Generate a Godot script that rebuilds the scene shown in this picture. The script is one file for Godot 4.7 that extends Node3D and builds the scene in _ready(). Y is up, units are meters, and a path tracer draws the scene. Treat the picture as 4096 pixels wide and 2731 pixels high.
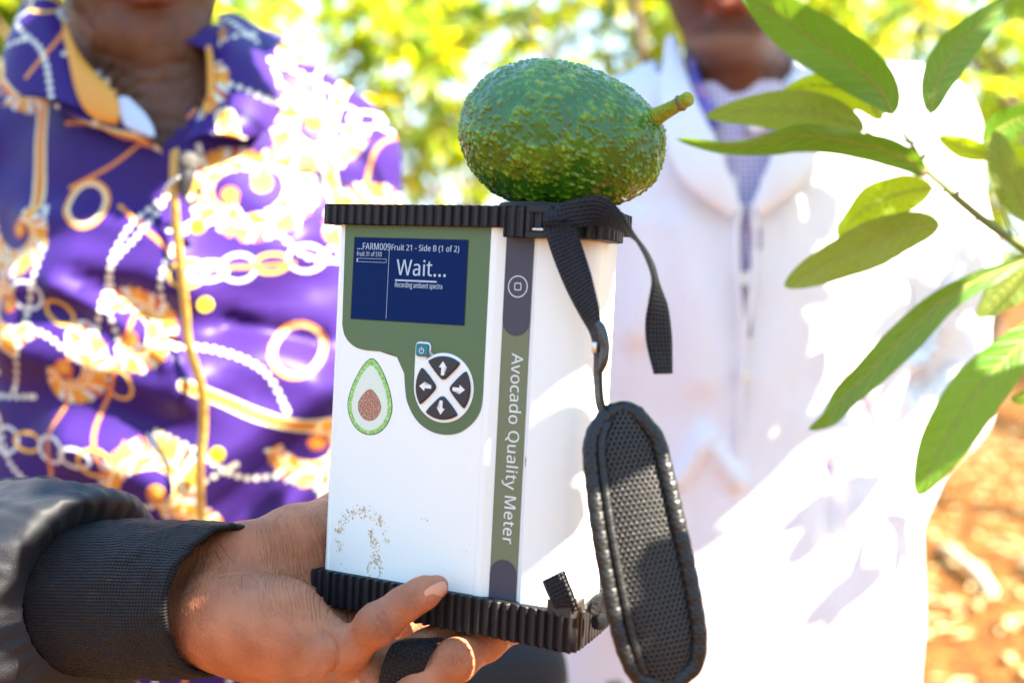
extends Node3D
# A hand holds a fruit quality meter with an avocado on top, two men and avocado trees behind. Units are metres, y is up.

var taken := {}
var rng := RandomNumberGenerator.new()
var sun_dir := Vector3(0.68, 0.64, 0.36).normalized()
var M := {}
var none: Callable


func _ready() -> void:
	rng.seed = 7
	var cam := Camera3D.new()
	cam.name = "camera"
	cam.position = Vector3(0, 1.36, 0.575)
	cam.rotation_degrees.x = -3.13
	var lens := CameraAttributesPhysical.new()
	lens.frustum_focal_length = 66.95
	lens.frustum_focus_distance = 0.585
	lens.frustum_near = 0.02
	lens.frustum_far = 400.0
	lens.exposure_aperture = 8.7
	cam.attributes = lens
	cam.fov = 29.3
	cam.far = 400.0
	add_child(cam)

	var env := Environment.new()
	env.background_mode = Environment.BG_SKY
	var air := ProceduralSkyMaterial.new()
	air.sky_top_color = Color(0.56, 0.74, 0.95)
	air.sky_horizon_color = Color(0.86, 0.94, 1.0)
	air.sky_curve = 0.16
	air.ground_horizon_color = Color(0.70, 0.62, 0.52)
	air.ground_bottom_color = Color(0.52, 0.40, 0.28)
	air.sky_energy_multiplier = 0.64
	var sky := Sky.new()
	sky.sky_material = air
	env.sky = sky
	env.tonemap_mode = Environment.TONE_MAPPER_LINEAR
	env.tonemap_exposure = 7.9
	env.sdfgi_enabled = true
	env.ssao_enabled = true
	env.ssil_enabled = true
	var world := WorldEnvironment.new()
	world.name = "air"
	world.environment = env
	add_child(world)

	var sun := DirectionalLight3D.new()
	sun.name = "sun"
	sun.light_color = Color(1.0, 0.95, 0.86)
	sun.light_energy = 1.6
	sun.light_angular_distance = 0.5
	sun.shadow_enabled = true
	sun.basis = Basis.looking_at(-sun_dir, Vector3.UP)
	add_child(sun)

	make_materials()
	make_ground()
	make_background_trees()
	make_printed_shirt_man()
	make_coat_man()
	make_bag()
	make_meter()
	make_avocado()
	make_hand_strap()
	make_holder()
	make_finger_loop()
	make_branch()
	make_overhead()


func make_materials() -> void:
	M.white = mat(lin(0.76, 0.80, 0.76), 0.32, 0.5)
	M.green = mat(lin(0.075, 0.135, 0.055), 0.55)
	M.olive = mat(lin(0.135, 0.165, 0.085), 0.55)
	M.slate = mat(lin(0.040, 0.040, 0.062), 0.55)
	M.rubber = bump(mat(lin(0.012, 0.011, 0.013), 0.5, 0.4), noise_tex(0.02, 5), 0.05, Vector3.ONE * 60.0, true)
	M.dark = mat(lin(0.006, 0.006, 0.008), 0.6)
	M.key = mat(lin(0.014, 0.014, 0.022), 0.42)
	M.teal = mat(lin(0.008, 0.15, 0.19), 0.4)
	M.print = mat(lin(0.72, 0.74, 0.72), 0.6)
	M.pale = mat(lin(0.66, 0.70, 0.68), 0.6)
	M.steel = mat(lin(0.6, 0.58, 0.52), 0.3)
	M.steel.metallic = 1.0
	# webbing: a basket weave of small raised floats
	var w := Image.create(32, 32, false, Image.FORMAT_RGB8)
	for y in 32:
		for x in 32:
			var cell := ((x / 16) + (y / 16)) % 2
			var u := (x % 16 + 0.5) / 16.0
			var t := (y % 16 + 0.5) / 16.0
			var h := sin(PI * u) * (0.35 + 0.65 * sin(PI * t)) if cell == 0 else sin(PI * t) * (0.2 + 0.5 * sin(PI * u))
			w.set_pixel(x, y, Color(h, h, h))
	var weave := ImageTexture.create_from_image(w)
	M.web = bump(mat(lin(0.007, 0.008, 0.011), 0.5, 0.4), weave, 1.6, Vector3(1.0 / 0.0034, 1.0 / 0.0034, 1))
	M.web.rim_enabled = true
	M.web.rim = 0.1
	M.web2 = bump(mat(lin(0.007, 0.008, 0.010), 0.5, 0.4), weave, 1.6, Vector3(1.0 / 0.0034, 1.0 / 0.0034, 1))
	M.leaf = []
	for c in [[0.040, 0.110, 0.015, 0.17, 0.29, 0.010], [0.085, 0.150, 0.018, 0.62, 0.72, 0.008], [0.040, 0.120, 0.010, 0.24, 0.42, 0.008], [0.085, 0.120, 0.032, 0.26, 0.35, 0.020]]:
		var m := mat(lin(c[0], c[1], c[2]), 0.38, 0.4)
		m.backlight_enabled = true
		m.backlight = lin(c[3], c[4], c[5])
		M.leaf.append(m)
	M.rib = mat(lin(0.34, 0.36, 0.08), 0.5)
	M.rib.backlight_enabled = true
	M.rib.backlight = lin(0.60, 0.62, 0.10)
	M.far_leaf = []
	for c in [[0.085, 0.15, 0.02, 0.72, 0.90, 0.020], [0.125, 0.17, 0.02, 0.86, 0.90, 0.015], [0.045, 0.085, 0.02, 0.30, 0.48, 0.03], [0.16, 0.16, 0.02, 0.95, 0.80, 0.012]]:
		var m := mat(lin(c[0], c[1], c[2]), 0.4, 0.45)
		m.backlight_enabled = true
		m.backlight = lin(c[3], c[4], c[5])
		M.far_leaf.append(m)
	M.bark = bump(mat(lin(0.13, 0.085, 0.055), 0.9), noise_tex(0.03, 5), 6.0, Vector3(3, 3, 3), true)
	M.twig = mat(lin(0.115, 0.16, 0.035), 0.6)


# ---------------------------------------------------------------- the meter (its own axes: x along the front, y up the front, z out of the front)

func mm(p: Array) -> PackedVector2Array:
	var out := PackedVector2Array()
	for q in p:
		out.append(Vector2(q[0], q[1]) * 0.001)
	return out


func ribbed(base: PackedVector2Array, pitch: float, amp: float, from := 0.0, to := 1.0) -> PackedVector2Array:
	# the outline base with flat-topped ribs moulded on it
	var n := base.size()
	var long := 0.0
	for i in n:
		long += base[i].distance_to(base[(i + 1) % n])
	var count := roundf(long / pitch)
	pitch = long / count
	var out := PackedVector2Array()
	var run := 0.0
	for i in n:
		var a := base[i]
		var b := base[(i + 1) % n]
		var len := a.distance_to(b)
		var e := (b - a) / len
		var steps := maxi(1, int(len / 0.0003))
		for s in steps:
			var t := run + len * s / steps
			var f := fposmod(t, pitch) / pitch
			var h := smoothstep(0.0, 0.16, f) * (1.0 - smoothstep(0.50, 0.68, f))
			out.append(a.lerp(b, float(s) / steps) + Vector2(e.y, -e.x) * (h - 1.0) * amp)
		run += len
	return out


func egg2(c: Vector2, w: float, top: float, low: float) -> PackedVector2Array:
	# the outline of a halved avocado: wide and round below, narrow above
	var p := PackedVector2Array()
	for i in 64:
		var a := TAU * i / 64.0
		var s := sin(a)
		var y := s * (top if s > 0.0 else low)
		var x := cos(a) * w * (1.0 - 0.20 * maxf(s, 0.0) - 0.20 * pow(maxf(s, 0.0), 2.0))
		p.append(c + Vector2(x, y))
	return p


func make_meter() -> void:
	var t := thing("quality_meter", "white handheld fruit meter with green keypad panel and blue screen, held under the avocado", "meter")
	t.transform = Transform3D(Basis(Vector3(0.8782, -0.0323, 0.4772), Vector3(0.0505, 0.9984, -0.0254), Vector3(-0.4756, 0.0464, 0.8784)), Vector3(-0.0866, 1.2243, -0.0115))
	# cross-section of the aluminium body
	var prof := mm([[6, -45], [2, -44], [0, -41], [0, -4], [0.5, -2], [1.6, -0.7], [3.4, 0], [3.9, -0.25], [4.3, 0], [79.9, 0], [80.1, 0.45], [80.5, 0.6], [83.0, 0.6], [83.5, 0.45], [86.6, -1.6], [99.8, -1.9], [101.8, -0.3], [102.2, 0.25], [102.8, 0.35], [103.4, 0.2], [106, 0.1], [110, -0.25], [114, -1.0], [117.5, -2.2], [120.5, -4.0], [122.8, -6.3], [124.3, -9], [124.9, -12], [124.7, -15], [119.5, -38.5], [120.0, -39.4], [120.0, -40.5], [119.2, -41.2], [118.8, -43], [117, -45]])
	obj("body", prism(prof, -0.002, 0.1585, 50.0), M.white, t)
	# moulded rubber end caps
	var cap := outline_smooth(mm([[-6.5, -49], [-7.5, -42], [-7.5, -6], [-7.5, 0], [-5, 3.6], [0, 4.2], [60, 4.2], [114, 4.0], [124, 3.4], [129, 1.0], [131, -4], [130, -12], [125.5, -40], [124, -48], [116, -50], [0, -50]]), 2)
	cap.reverse()
	obj("top_cap", prism(ribbed(cap, 0.00455, 0.0019), 0.1564, 0.1655, 60.0, 0.0004), M.rubber, t)
	var low := outline_smooth(mm([[-4.5, -48], [-5.2, -42], [-5.2, -6], [-5.2, 0], [-3.4, 3.6], [0, 4.6], [60, 5.2], [112, 5.4], [124, 6.4], [129.5, 7.0], [131, 3], [129, -12], [124.5, -40], [123, -47], [116, -49], [0, -49]]), 2)
	low.reverse()
	var lc := obj("bottom_cap", prism(ribbed(low, 0.0044, 0.0023), -0.0152, 0.0004, 60.0, 0.0005), M.rubber, t)
	# the raised broken lip at the right end of the bottom cap
	var lip := mm([[117.2, 4.4], [120, 5.2], [124, 6.0], [129.0, 6.4], [130.4, 3], [128.4, -8], [126.0, -8], [125.9, -3], [124, 1.2], [119, 2.0]])
	obj("cap_lip", prism(lip, -0.001, 0.0052, 60.0, 0.0004), mat(lin(0.018, 0.017, 0.016), 0.5), lc)
	# thicker end of the top cap that carries the strap
	var thick := mm([[89.4, 4.6], [126, 4.3], [131.2, 0.6], [132.2, -4], [131.4, -12], [127.8, -26], [122, -26], [122.5, -3.0], [110, 1.6], [89.4, 1.6]])
	var mount := obj("strap_mount", prism(ribbed(thick, 0.0042, 0.0016), 0.1523, 0.1652, 60.0, 0.0004), M.rubber, t)
	for b in [[99.6, 152.1, 110.6, 154.6], [99.6, 162.6, 110.6, 165.4], [99.6, 154.6, 101.6, 162.6], [108.6, 154.6, 110.6, 162.6]]:
		obj("slot_frame", plate(box2(b[0] * 0.001, b[1] * 0.001, b[2] * 0.001, b[3] * 0.001), 0.003, 0.0068, 0.0004), M.rubber, mount)
	obj("slot_recess", plate(box2(0.1016, 0.1546, 0.1086, 0.1626), 0.003, 0.0049), M.dark, mount)
	obj("strap_pin", tube([Vector3(0.1026, 0.1556, 0.0058), Vector3(0.1075, 0.1556, 0.0058)], [0.0007, 0.0007], 10), M.steel, mount)
	# ring on which the fruit rests
	var ringp := PackedVector2Array()
	for i in 64:
		ringp.append(Vector2(cos(TAU * i / 64.0), sin(TAU * i / 64.0)) * 0.0195 + Vector2(0.0945, -0.019))
	obj("fruit_ring", prism(ringp, 0.1650, 0.1676, 40.0, 0.0006), M.rubber, t)
	var wedge := prism(mm([[71, -26], [71, -12], [79, -5], [79, -33]]), 0.1650, 0.1664, 40.0, 0.0006)
	obj("ring_ramp", wedge, mat(lin(0.09, 0.10, 0.05), 0.4), t)

	# printed green front panel
	var pan := PackedVector2Array()
	for q in spline([Vector2(5.3, 112), Vector2(6.6, 107.4), Vector2(9.5, 104), Vector2(13.5, 101.8), Vector2(18.5, 100.9), Vector2(25, 100.8), Vector2(31, 100.5), Vector2(35.3, 99.0), Vector2(38.3, 95.9), Vector2(39.8, 91.5), Vector2(40.3, 87), Vector2(42, 79.5), Vector2(47, 72.3), Vector2(54, 68.2), Vector2(61.5, 67.1), Vector2(69, 68.6), Vector2(75.3, 73.2), Vector2(78.8, 78.6), Vector2(79.7, 84.5)], 80):
		pan.append(q * 0.001)
	pan.append(Vector2(0.0797, 0.1568))
	pan.append(Vector2(0.0045, 0.1568))
	var front := obj("front_panel", plate(pan, 0.0, 0.00025), M.green, t)
	# screen with its printed words
	var sc := obj("screen_bezel", plate(box2(0.0097, 0.1143, 0.0692, 0.1511, 0.0004), 0.0001, 0.00035), M.dark, front)
	var glass := mat(lin(0.002, 0.010, 0.045), 0.30, 0.15)
	glass.emission_enabled = true
	glass.emission = lin(0.001, 0.008, 0.055)
	glass.emission_energy_multiplier = 0.12
	var face := obj("screen", plate(box2(0.0102, 0.1147, 0.0687, 0.1507), 0.0002, 0.00045), glass, t)
	var ink := mat(lin(0.30, 0.36, 0.42), 0.3)
	ink.emission_enabled = true
	ink.emission = lin(0.012, 0.016, 0.02)
	var z := 0.00047
	lettering("lettering", "...FARM009", Vector2(0.0118, 0.1455), Vector2(0.0295, 0.1485), z, ink, face)
	lettering("lettering", "Fruit 21 - Side B (1 of 2)", Vector2(0.0301, 0.1451), Vector2(0.0647, 0.1484), z, ink, face)
	lettering("lettering", "Fruit 31 of 510", Vector2(0.0118, 0.1426), Vector2(0.025, 0.1448), z, ink, face)
	lettering("lettering", "Wait...", Vector2(0.0332, 0.1347), Vector2(0.0586, 0.1418), z, ink, face)
	lettering("lettering", "Recording ambient spectra", Vector2(0.0328, 0.1288), Vector2(0.0571, 0.1319), z, ink, face)
	var bar0 := Vector2(0.0328, 0.1324)
	var bar1 := Vector2(0.0542, 0.1338)
	obj("underline", plate(box2(bar0.x, bar0.y - 0.0002, bar1.x, bar0.y + 0.0005), z, z + 0.0001), ink, face)
	var v0 := Vector2(0.0288, 0.1153)
	obj("divider_line", plate(box2(v0.x + 0.0001, v0.y, v0.x + 0.00026, 0.1462), z, z + 0.0001), ink, face)
	var p0 := Vector2(0.0118, 0.1402)
	var p1 := Vector2(0.0277, 0.1417)
	for b in [[p0.x, p0.y - 0.0002, p1.x, p0.y - 0.00005], [p0.x, p0.y + 0.0013, p1.x, p0.y + 0.00145], [p0.x, p0.y - 0.0002, p0.x + 0.0006, p0.y + 0.00145], [p1.x - 0.00012, p0.y - 0.0002, p1.x, p0.y + 0.00145]]:
		obj("progress_bar_edge", plate(box2(b[0], b[1], b[2], b[3]), z, z + 0.0001 + b[0] * 0.0001), ink, face)

	# keypad: a white field, four arrow keys and the power key
	var kc := Vector2(0.0602, 0.0872)
	var pad := PackedVector2Array()
	for i in 49:
		var a := lerpf(PI, -PI * 1.36 + TAU * 0.0, i / 48.0)
		a = PI + (TAU * 0.865) * i / 48.0
		pad.append(kc + Vector2(cos(a), sin(a)) * 0.0150)
	for q in [[52.9, 102.6], [52.9, 104.6], [52.2, 105.9], [51.0, 106.3], [47.0, 106.3], [45.7, 105.8], [45.1, 104.4], [45.1, 96]]:
		pad.append(Vector2(q[0], q[1]) * 0.001)
	obj("keypad_field", plate(pad, 0.0002, 0.0005, 0.0001), M.white, t)
	var arrow := mm([[0, 3.1], [2.0, 0.4], [0.75, 0.4], [0.75, -3.0], [-0.75, -3.0], [-0.75, 0.4], [-2.0, 0.4]])
	for q in 4:
		var a0 := PI * 0.5 * q
		var w := PackedVector2Array()
		for k in 13:
			var a := a0 + deg_to_rad(-37.5 + 75.0 * k / 12.0)
			w.append(Vector2(cos(a), sin(a)) * 0.0137)
		for k in [[4.2, 20.0], [3.5, 0.0], [4.2, -20.0]]:
			var a: float = a0 + deg_to_rad(k[1])
			w.append(Vector2(cos(a), sin(a)) * k[0] * 0.001)
		for k in w.size():
			w[k] += kc
		var key := obj("arrow_button", plate(outline_smooth(w, 2), 0.0004, 0.0017, 0.0007), M.key, t)
		var at := Transform3D(Basis(Vector3.BACK, a0 - PI * 0.5), Vector3(kc.x + cos(a0) * 0.0084, kc.y + sin(a0) * 0.0084, 0))
		obj("arrow", plate(arrow, 0.0016, 0.00178), M.print, key, at)
	var pk := obj("power_button", plate(box2(0.0459, 0.1000, 0.0522, 0.1056, 0.0012), 0.0004, 0.0018, 0.0006), M.teal, t)
	var pc := Vector2(0.04905, 0.1026)
	obj("power_symbol", hoop(pc, 0.00115, 0.0003, PI * 0.5 + 0.6, PI * 2.5 - 0.6, 0.00186), M.print, pk)
	obj("power_symbol", plate(box2(pc.x - 0.00014, pc.y + 0.0001, pc.x + 0.00014, pc.y + 0.0016), 0.00175, 0.00187), M.print, pk)

	# printed halved avocado
	var rind := bump(mat(Color.WHITE, 0.5), noise_tex(0.02, 3), 0.0)
	rind.heightmap_enabled = false
	rind.albedo_texture = noise_tex(0.03, 4, FastNoiseLite.TYPE_SIMPLEX_SMOOTH, 256, ramp([[0.0, lin(0.10, 0.36, 0.04)], [0.45, lin(0.24, 0.52, 0.12)], [1.0, lin(0.50, 0.70, 0.36)]]))
	rind.uv1_scale = Vector3(60, 60, 1)
	var stone := mat(Color.WHITE, 0.6)
	stone.albedo_texture = noise_tex(0.05, 4, FastNoiseLite.TYPE_SIMPLEX_SMOOTH, 256, ramp([[0.0, lin(0.16, 0.06, 0.04)], [0.5, lin(0.36, 0.17, 0.11)], [1.0, lin(0.68, 0.50, 0.42)]]))
	stone.uv1_scale = Vector3(70, 70, 1)
	var ec := Vector2(0.0222, 0.0768)
	var dec := obj("avocado_picture", plate(egg2(ec, 0.0121, 0.0207, 0.0135), 0.0, 0.0001), mat(lin(0.03, 0.07, 0.02), 0.5), t)
	obj("printed_rind", plate(egg2(ec, 0.0117, 0.0203, 0.0131), 0.0, 0.00017), rind, dec)
	obj("printed_flesh", plate(egg2(ec + Vector2(0, -0.0002), 0.0097, 0.0176, 0.0112), 0.0, 0.00024), mat(lin(0.62, 0.70, 0.60), 0.5), dec)
	obj("printed_stone", plate(egg2(Vector2(0.0222, 0.0765), 0.0063, 0.0073, 0.0069), 0.0, 0.0003), stone, dec)

	# label strip down the groove
	var zs := -0.0015
	var strip := Node3D.new()
	strip.name = "label_strip"
	strip.transform = Transform3D(Basis(Vector3.UP, atan2(0.3, 13.2)), Vector3(0.0866, 0, -0.0014))
	t.add_child(strip)
	var olive := obj("strip_print", plate(box2(0.0001, -0.001, 0.0129, 0.1568), 0.0, 0.00025), M.olive, strip)
	var up := PackedVector2Array([Vector2(0.0129, 0.1568), Vector2(0.0001, 0.1568)])
	var dn := PackedVector2Array([Vector2(0.0001, -0.001), Vector2(0.0129, -0.001)])
	for k in 21:
		var a := PI + PI * k / 20.0
		up.append(Vector2(0.0065 + cos(a) * 0.0064, 0.1178 + sin(a) * 0.0064))
		a = PI * k / 20.0
		dn.append(Vector2(0.0065 + cos(a) * 0.0064, 0.0107 + sin(a) * 0.0064))
	var dark_end := obj("dark_end", plate(up, 0.0001, 0.0004), M.slate, strip)
	obj("dark_end", plate(dn, 0.0001, 0.0004), M.slate, strip)
	obj("round_key_print", hoop(Vector2(0.0066, 0.1321), 0.0044, 0.0004, 0.0, TAU, 0.0005), M.pale, dark_end)
	var sq := box2(0.0050, 0.1305, 0.0082, 0.1337, 0.0007)
	var mark := obj("square_print", plate(sq, 0.0003, 0.00050), M.pale, dark_end)
	obj("square_middle", plate(box2(0.00536, 0.13086, 0.00784, 0.13334, 0.0004), 0.0004, 0.00056), M.slate, mark)
	lettering("lettering", "Avocado Quality Meter", Vector2(0.0036, 0.1042), Vector2(0.0036 + 0.0802, 0.1042 + 0.0074), 0.00027, M.pale, strip, -PI * 0.5)

	# dried dirt on the lower left of the front
	var st := SurfaceTool.new()
	st.begin(Mesh.PRIMITIVE_TRIANGLES)
	var spots := []
	var patchy := FastNoiseLite.new()
	patchy.seed = 6
	patchy.frequency = 260.0
	for k in 900:
		var a := lerpf(-0.25, PI * 1.2, rng.randf())
		var r := 0.0128 + rng.randfn(0.0, 0.0013)
		var c := Vector2(0.0218 + cos(a) * r * 1.04, 0.0162 + sin(a) * r)
		var f := patchy.get_noise_2d(c.x, c.y) + 0.35 * sin(a) + 0.1 * cos(a + 2.4)
		if f > 0.0:
			spots.append([c, 0.00010 + 0.0006 * rng.randf() * rng.randf() * minf(f * 2.5, 1.0)])
	for k in 120:
		var f := rng.randf()
		var c := Vector2(0.0262, 0.0205).lerp(Vector2(0.0304, 0.0055), f) + Vector2(rng.randfn(0, 0.0007 + 0.0012 * f), rng.randfn(0, 0.0009))
		spots.append([c, 0.00012 + 0.00045 * rng.randf()])
	for k in 150:
		var a := TAU * rng.randf()
		spots.append([Vector2(0.0287, 0.0035) + Vector2(cos(a) * 0.0036, sin(a) * 0.0048) * (0.75 + 0.3 * rng.randf()), 0.00012 + 0.0005 * rng.randf() * rng.randf()])
	for q in [[52.0, 29.6, 0.35], [53.6, 29.9, 0.3], [55.2, 29.2, 0.5], [75.5, 18.6, 0.2], [11.0, 4.0, 0.4], [13.5, 2.2, 0.3]]:
		spots.append([Vector2(q[0], q[1]) * 0.001, q[2] * 0.001])
	for s in spots:
		var p := PackedVector2Array()
		var a0 := rng.randf() * TAU
		for k in 6:
			p.append(s[0] + Vector2(cos(a0 + TAU * k / 6.0), sin(a0 + TAU * k / 6.0)) * s[1] * rng.randf_range(0.5, 1.25))
		st.append_from(plate(p, 0.0, 0.000015 + 0.00001 * rng.randf()), 0, Transform3D())
	var dirt := obj("dirt_specks", st.commit(), mat(lin(0.46, 0.36, 0.22), 0.95, 0.1), t)
	dirt.set_meta("label", "dried tan dirt ring")
	var scuff := obj("scuff", tube([Vector3(0.1013, 0.0615, -0.0003), Vector3(0.1016, 0.0600, 0.0001), Vector3(0.1013, 0.0588, -0.0003), Vector3(0.1017, 0.0574, 0.0001)], [0.00008, 0.00016, 0.00010, 0.00014], 6, 16), M.dark, t)
	scuff.set_meta("label", "small dark scuff beside the label strip")
	# cut end of webbing standing out of the bottom cap
	obj("webbing_stub", ribbon([Vector3(0.1265, 0.002, 0.005), Vector3(0.1252, 0.0068, 0.0065), Vector3(0.1223, 0.0117, 0.0065), Vector3(0.1201, 0.0154, 0.006)], [Vector3(0.9, 0.25, 0.1), Vector3(0.9, 0.28, 0.1), Vector3(0.9, 0.3, 0.1)], [0.0058, 0.0060, 0.0060], 0.0014, 20), M.web, t)
	obj("webbing_knot", tube([Vector3(0.1363, 0.0017, 0.001), Vector3(0.1379, 0.0059, 0), Vector3(0.1398, 0.0031, -0.002), Vector3(0.1394, -0.0012, -0.001), Vector3(0.1377, -0.0018, 0.002)], [0.0030, 0.0036, 0.0036, 0.0034, 0.0028], 12, 24), M.web, t)


func make_avocado() -> void:
	var t := thing("avocado", "bumpy green avocado lying on top of the meter with its short stalk pointing right", "fruit", Vector3(0.022, 1.4168, 0.0081))
	var bumps := FastNoiseLite.new()
	bumps.seed = 5
	bumps.noise_type = FastNoiseLite.TYPE_CELLULAR
	bumps.cellular_return_type = FastNoiseLite.RETURN_DISTANCE
	bumps.cellular_jitter = 0.95
	bumps.frequency = 1.0
	bumps.fractal_type = FastNoiseLite.FRACTAL_NONE
	var soft := FastNoiseLite.new()
	soft.seed = 11
	soft.frequency = 1.0
	soft.fractal_octaves = 3
	var nu := 300
	var nv := 361
	var v := PackedVector3Array()
	var uv := PackedVector2Array()
	var col := PackedColorArray()
	# local axes: x towards the stalk
	for i in nu:
		var s := PI * i / (nu - 1)
		var cx := -cos(s)
		var prof := sin(s) * (1.0 - 0.10 * cx + 0.03 * cx * cx)
		if cx > 0.93:
			prof *= 1.0 - 0.10 * (cx - 0.93) / 0.07
		var ax := cx * 0.0470
		if cx > 0.95:
			ax -= (cx - 0.95) * 0.05
		for j in nv:
			var a := TAU * (j % (nv - 1)) / (nv - 1)
			var d := Vector3(0, sin(a), cos(a)) * prof
			var p := Vector3(ax, d.y * 0.0322, d.z * 0.0318)
			var q := p * Vector3(290, 390, 390)
			q += Vector3(soft.get_noise_3dv(p * 260.0), soft.get_noise_3dv(p * 260.0 + Vector3(9, 0, 0)), 0) * 0.7
			var f := bumps.get_noise_3dv(q) + 1.0
			var big := soft.get_noise_3dv(p * 70.0 + Vector3(40, 0, 0))
			var h := 1.0 - smoothstep(0.12, 0.62 + 0.16 * big, f)
			h *= 0.55 + 0.45 * smoothstep(-0.3, 0.3, soft.get_noise_3dv(p * 420.0 + Vector3(0, 70, 0)))
			var fine := soft.get_noise_3dv(p * 1500.0)
			var dir := Vector3(cx * 0.5, d.y, d.z).normalized()
			p += dir * (h * 0.00108 + big * 0.0006 + fine * 0.00008)
			v.append(p)
			uv.append(Vector2(float(j) / nv, float(i) / nu))
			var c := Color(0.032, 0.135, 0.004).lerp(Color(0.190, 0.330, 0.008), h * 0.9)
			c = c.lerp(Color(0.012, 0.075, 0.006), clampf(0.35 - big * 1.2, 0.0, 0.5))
			var spot := soft.get_noise_3dv(p * 300.0 + Vector3(0, 0, 33))
			var brown_patch := smoothstep(0.10, 0.34, soft.get_noise_3dv(p * 150.0 + Vector3(5, 5, 5))) * smoothstep(0.014, 0.028, p.x) * smoothstep(-0.012, -0.022, p.y)
			c = c.lerp(Color(0.22, 0.12, 0.05), brown_patch * 0.8)  # browner patches low down towards the stalk end
			if spot > 0.46:
				c = c.lerp(Color(0.07, 0.03, 0.015), 0.7)
			col.append(c)
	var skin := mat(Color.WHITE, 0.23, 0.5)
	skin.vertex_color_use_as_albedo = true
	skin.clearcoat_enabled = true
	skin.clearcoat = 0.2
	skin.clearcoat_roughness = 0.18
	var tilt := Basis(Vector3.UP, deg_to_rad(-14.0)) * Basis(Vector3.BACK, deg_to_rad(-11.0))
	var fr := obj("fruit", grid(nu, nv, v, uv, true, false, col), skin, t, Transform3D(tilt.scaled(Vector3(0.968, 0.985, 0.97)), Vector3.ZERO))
	# stalk
	var o := t.position
	var pts := [Vector3(0.0578, 1.4226, 0.0187) - o, Vector3(0.0587, 1.4232, 0.0217) - o, Vector3(0.0612, 1.4245, 0.0247) - o, Vector3(0.0656, 1.4266, 0.0295) - o, Vector3(0.0691, 1.4283, 0.0335) - o, Vector3(0.0719, 1.4298, 0.0364) - o, Vector3(0.0727, 1.4302, 0.0374) - o]
	var stalk := mat(lin(0.32, 0.37, 0.03), 0.6, 0.3)
	bump(stalk, noise_tex(0.02, 4), 1.6, Vector3(60, 1, 1))
	var stem := obj("stalk", tube(pts, [0.0042, 0.0048, 0.0037, 0.0031, 0.0029, 0.0031, 0.0024], 18, 30), stalk, t)
	obj("stalk_scar", tube([Vector3(0.0686, 1.4281, 0.0335) - o, Vector3(0.0694, 1.4285, 0.034) - o, Vector3(0.07, 1.4289, 0.0344) - o], [0.0032, 0.0036, 0.0032], 18), mat(lin(0.16, 0.11, 0.04), 0.8), stem)


# ---------------------------------------------------------------- the wrist strap with its pad

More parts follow.
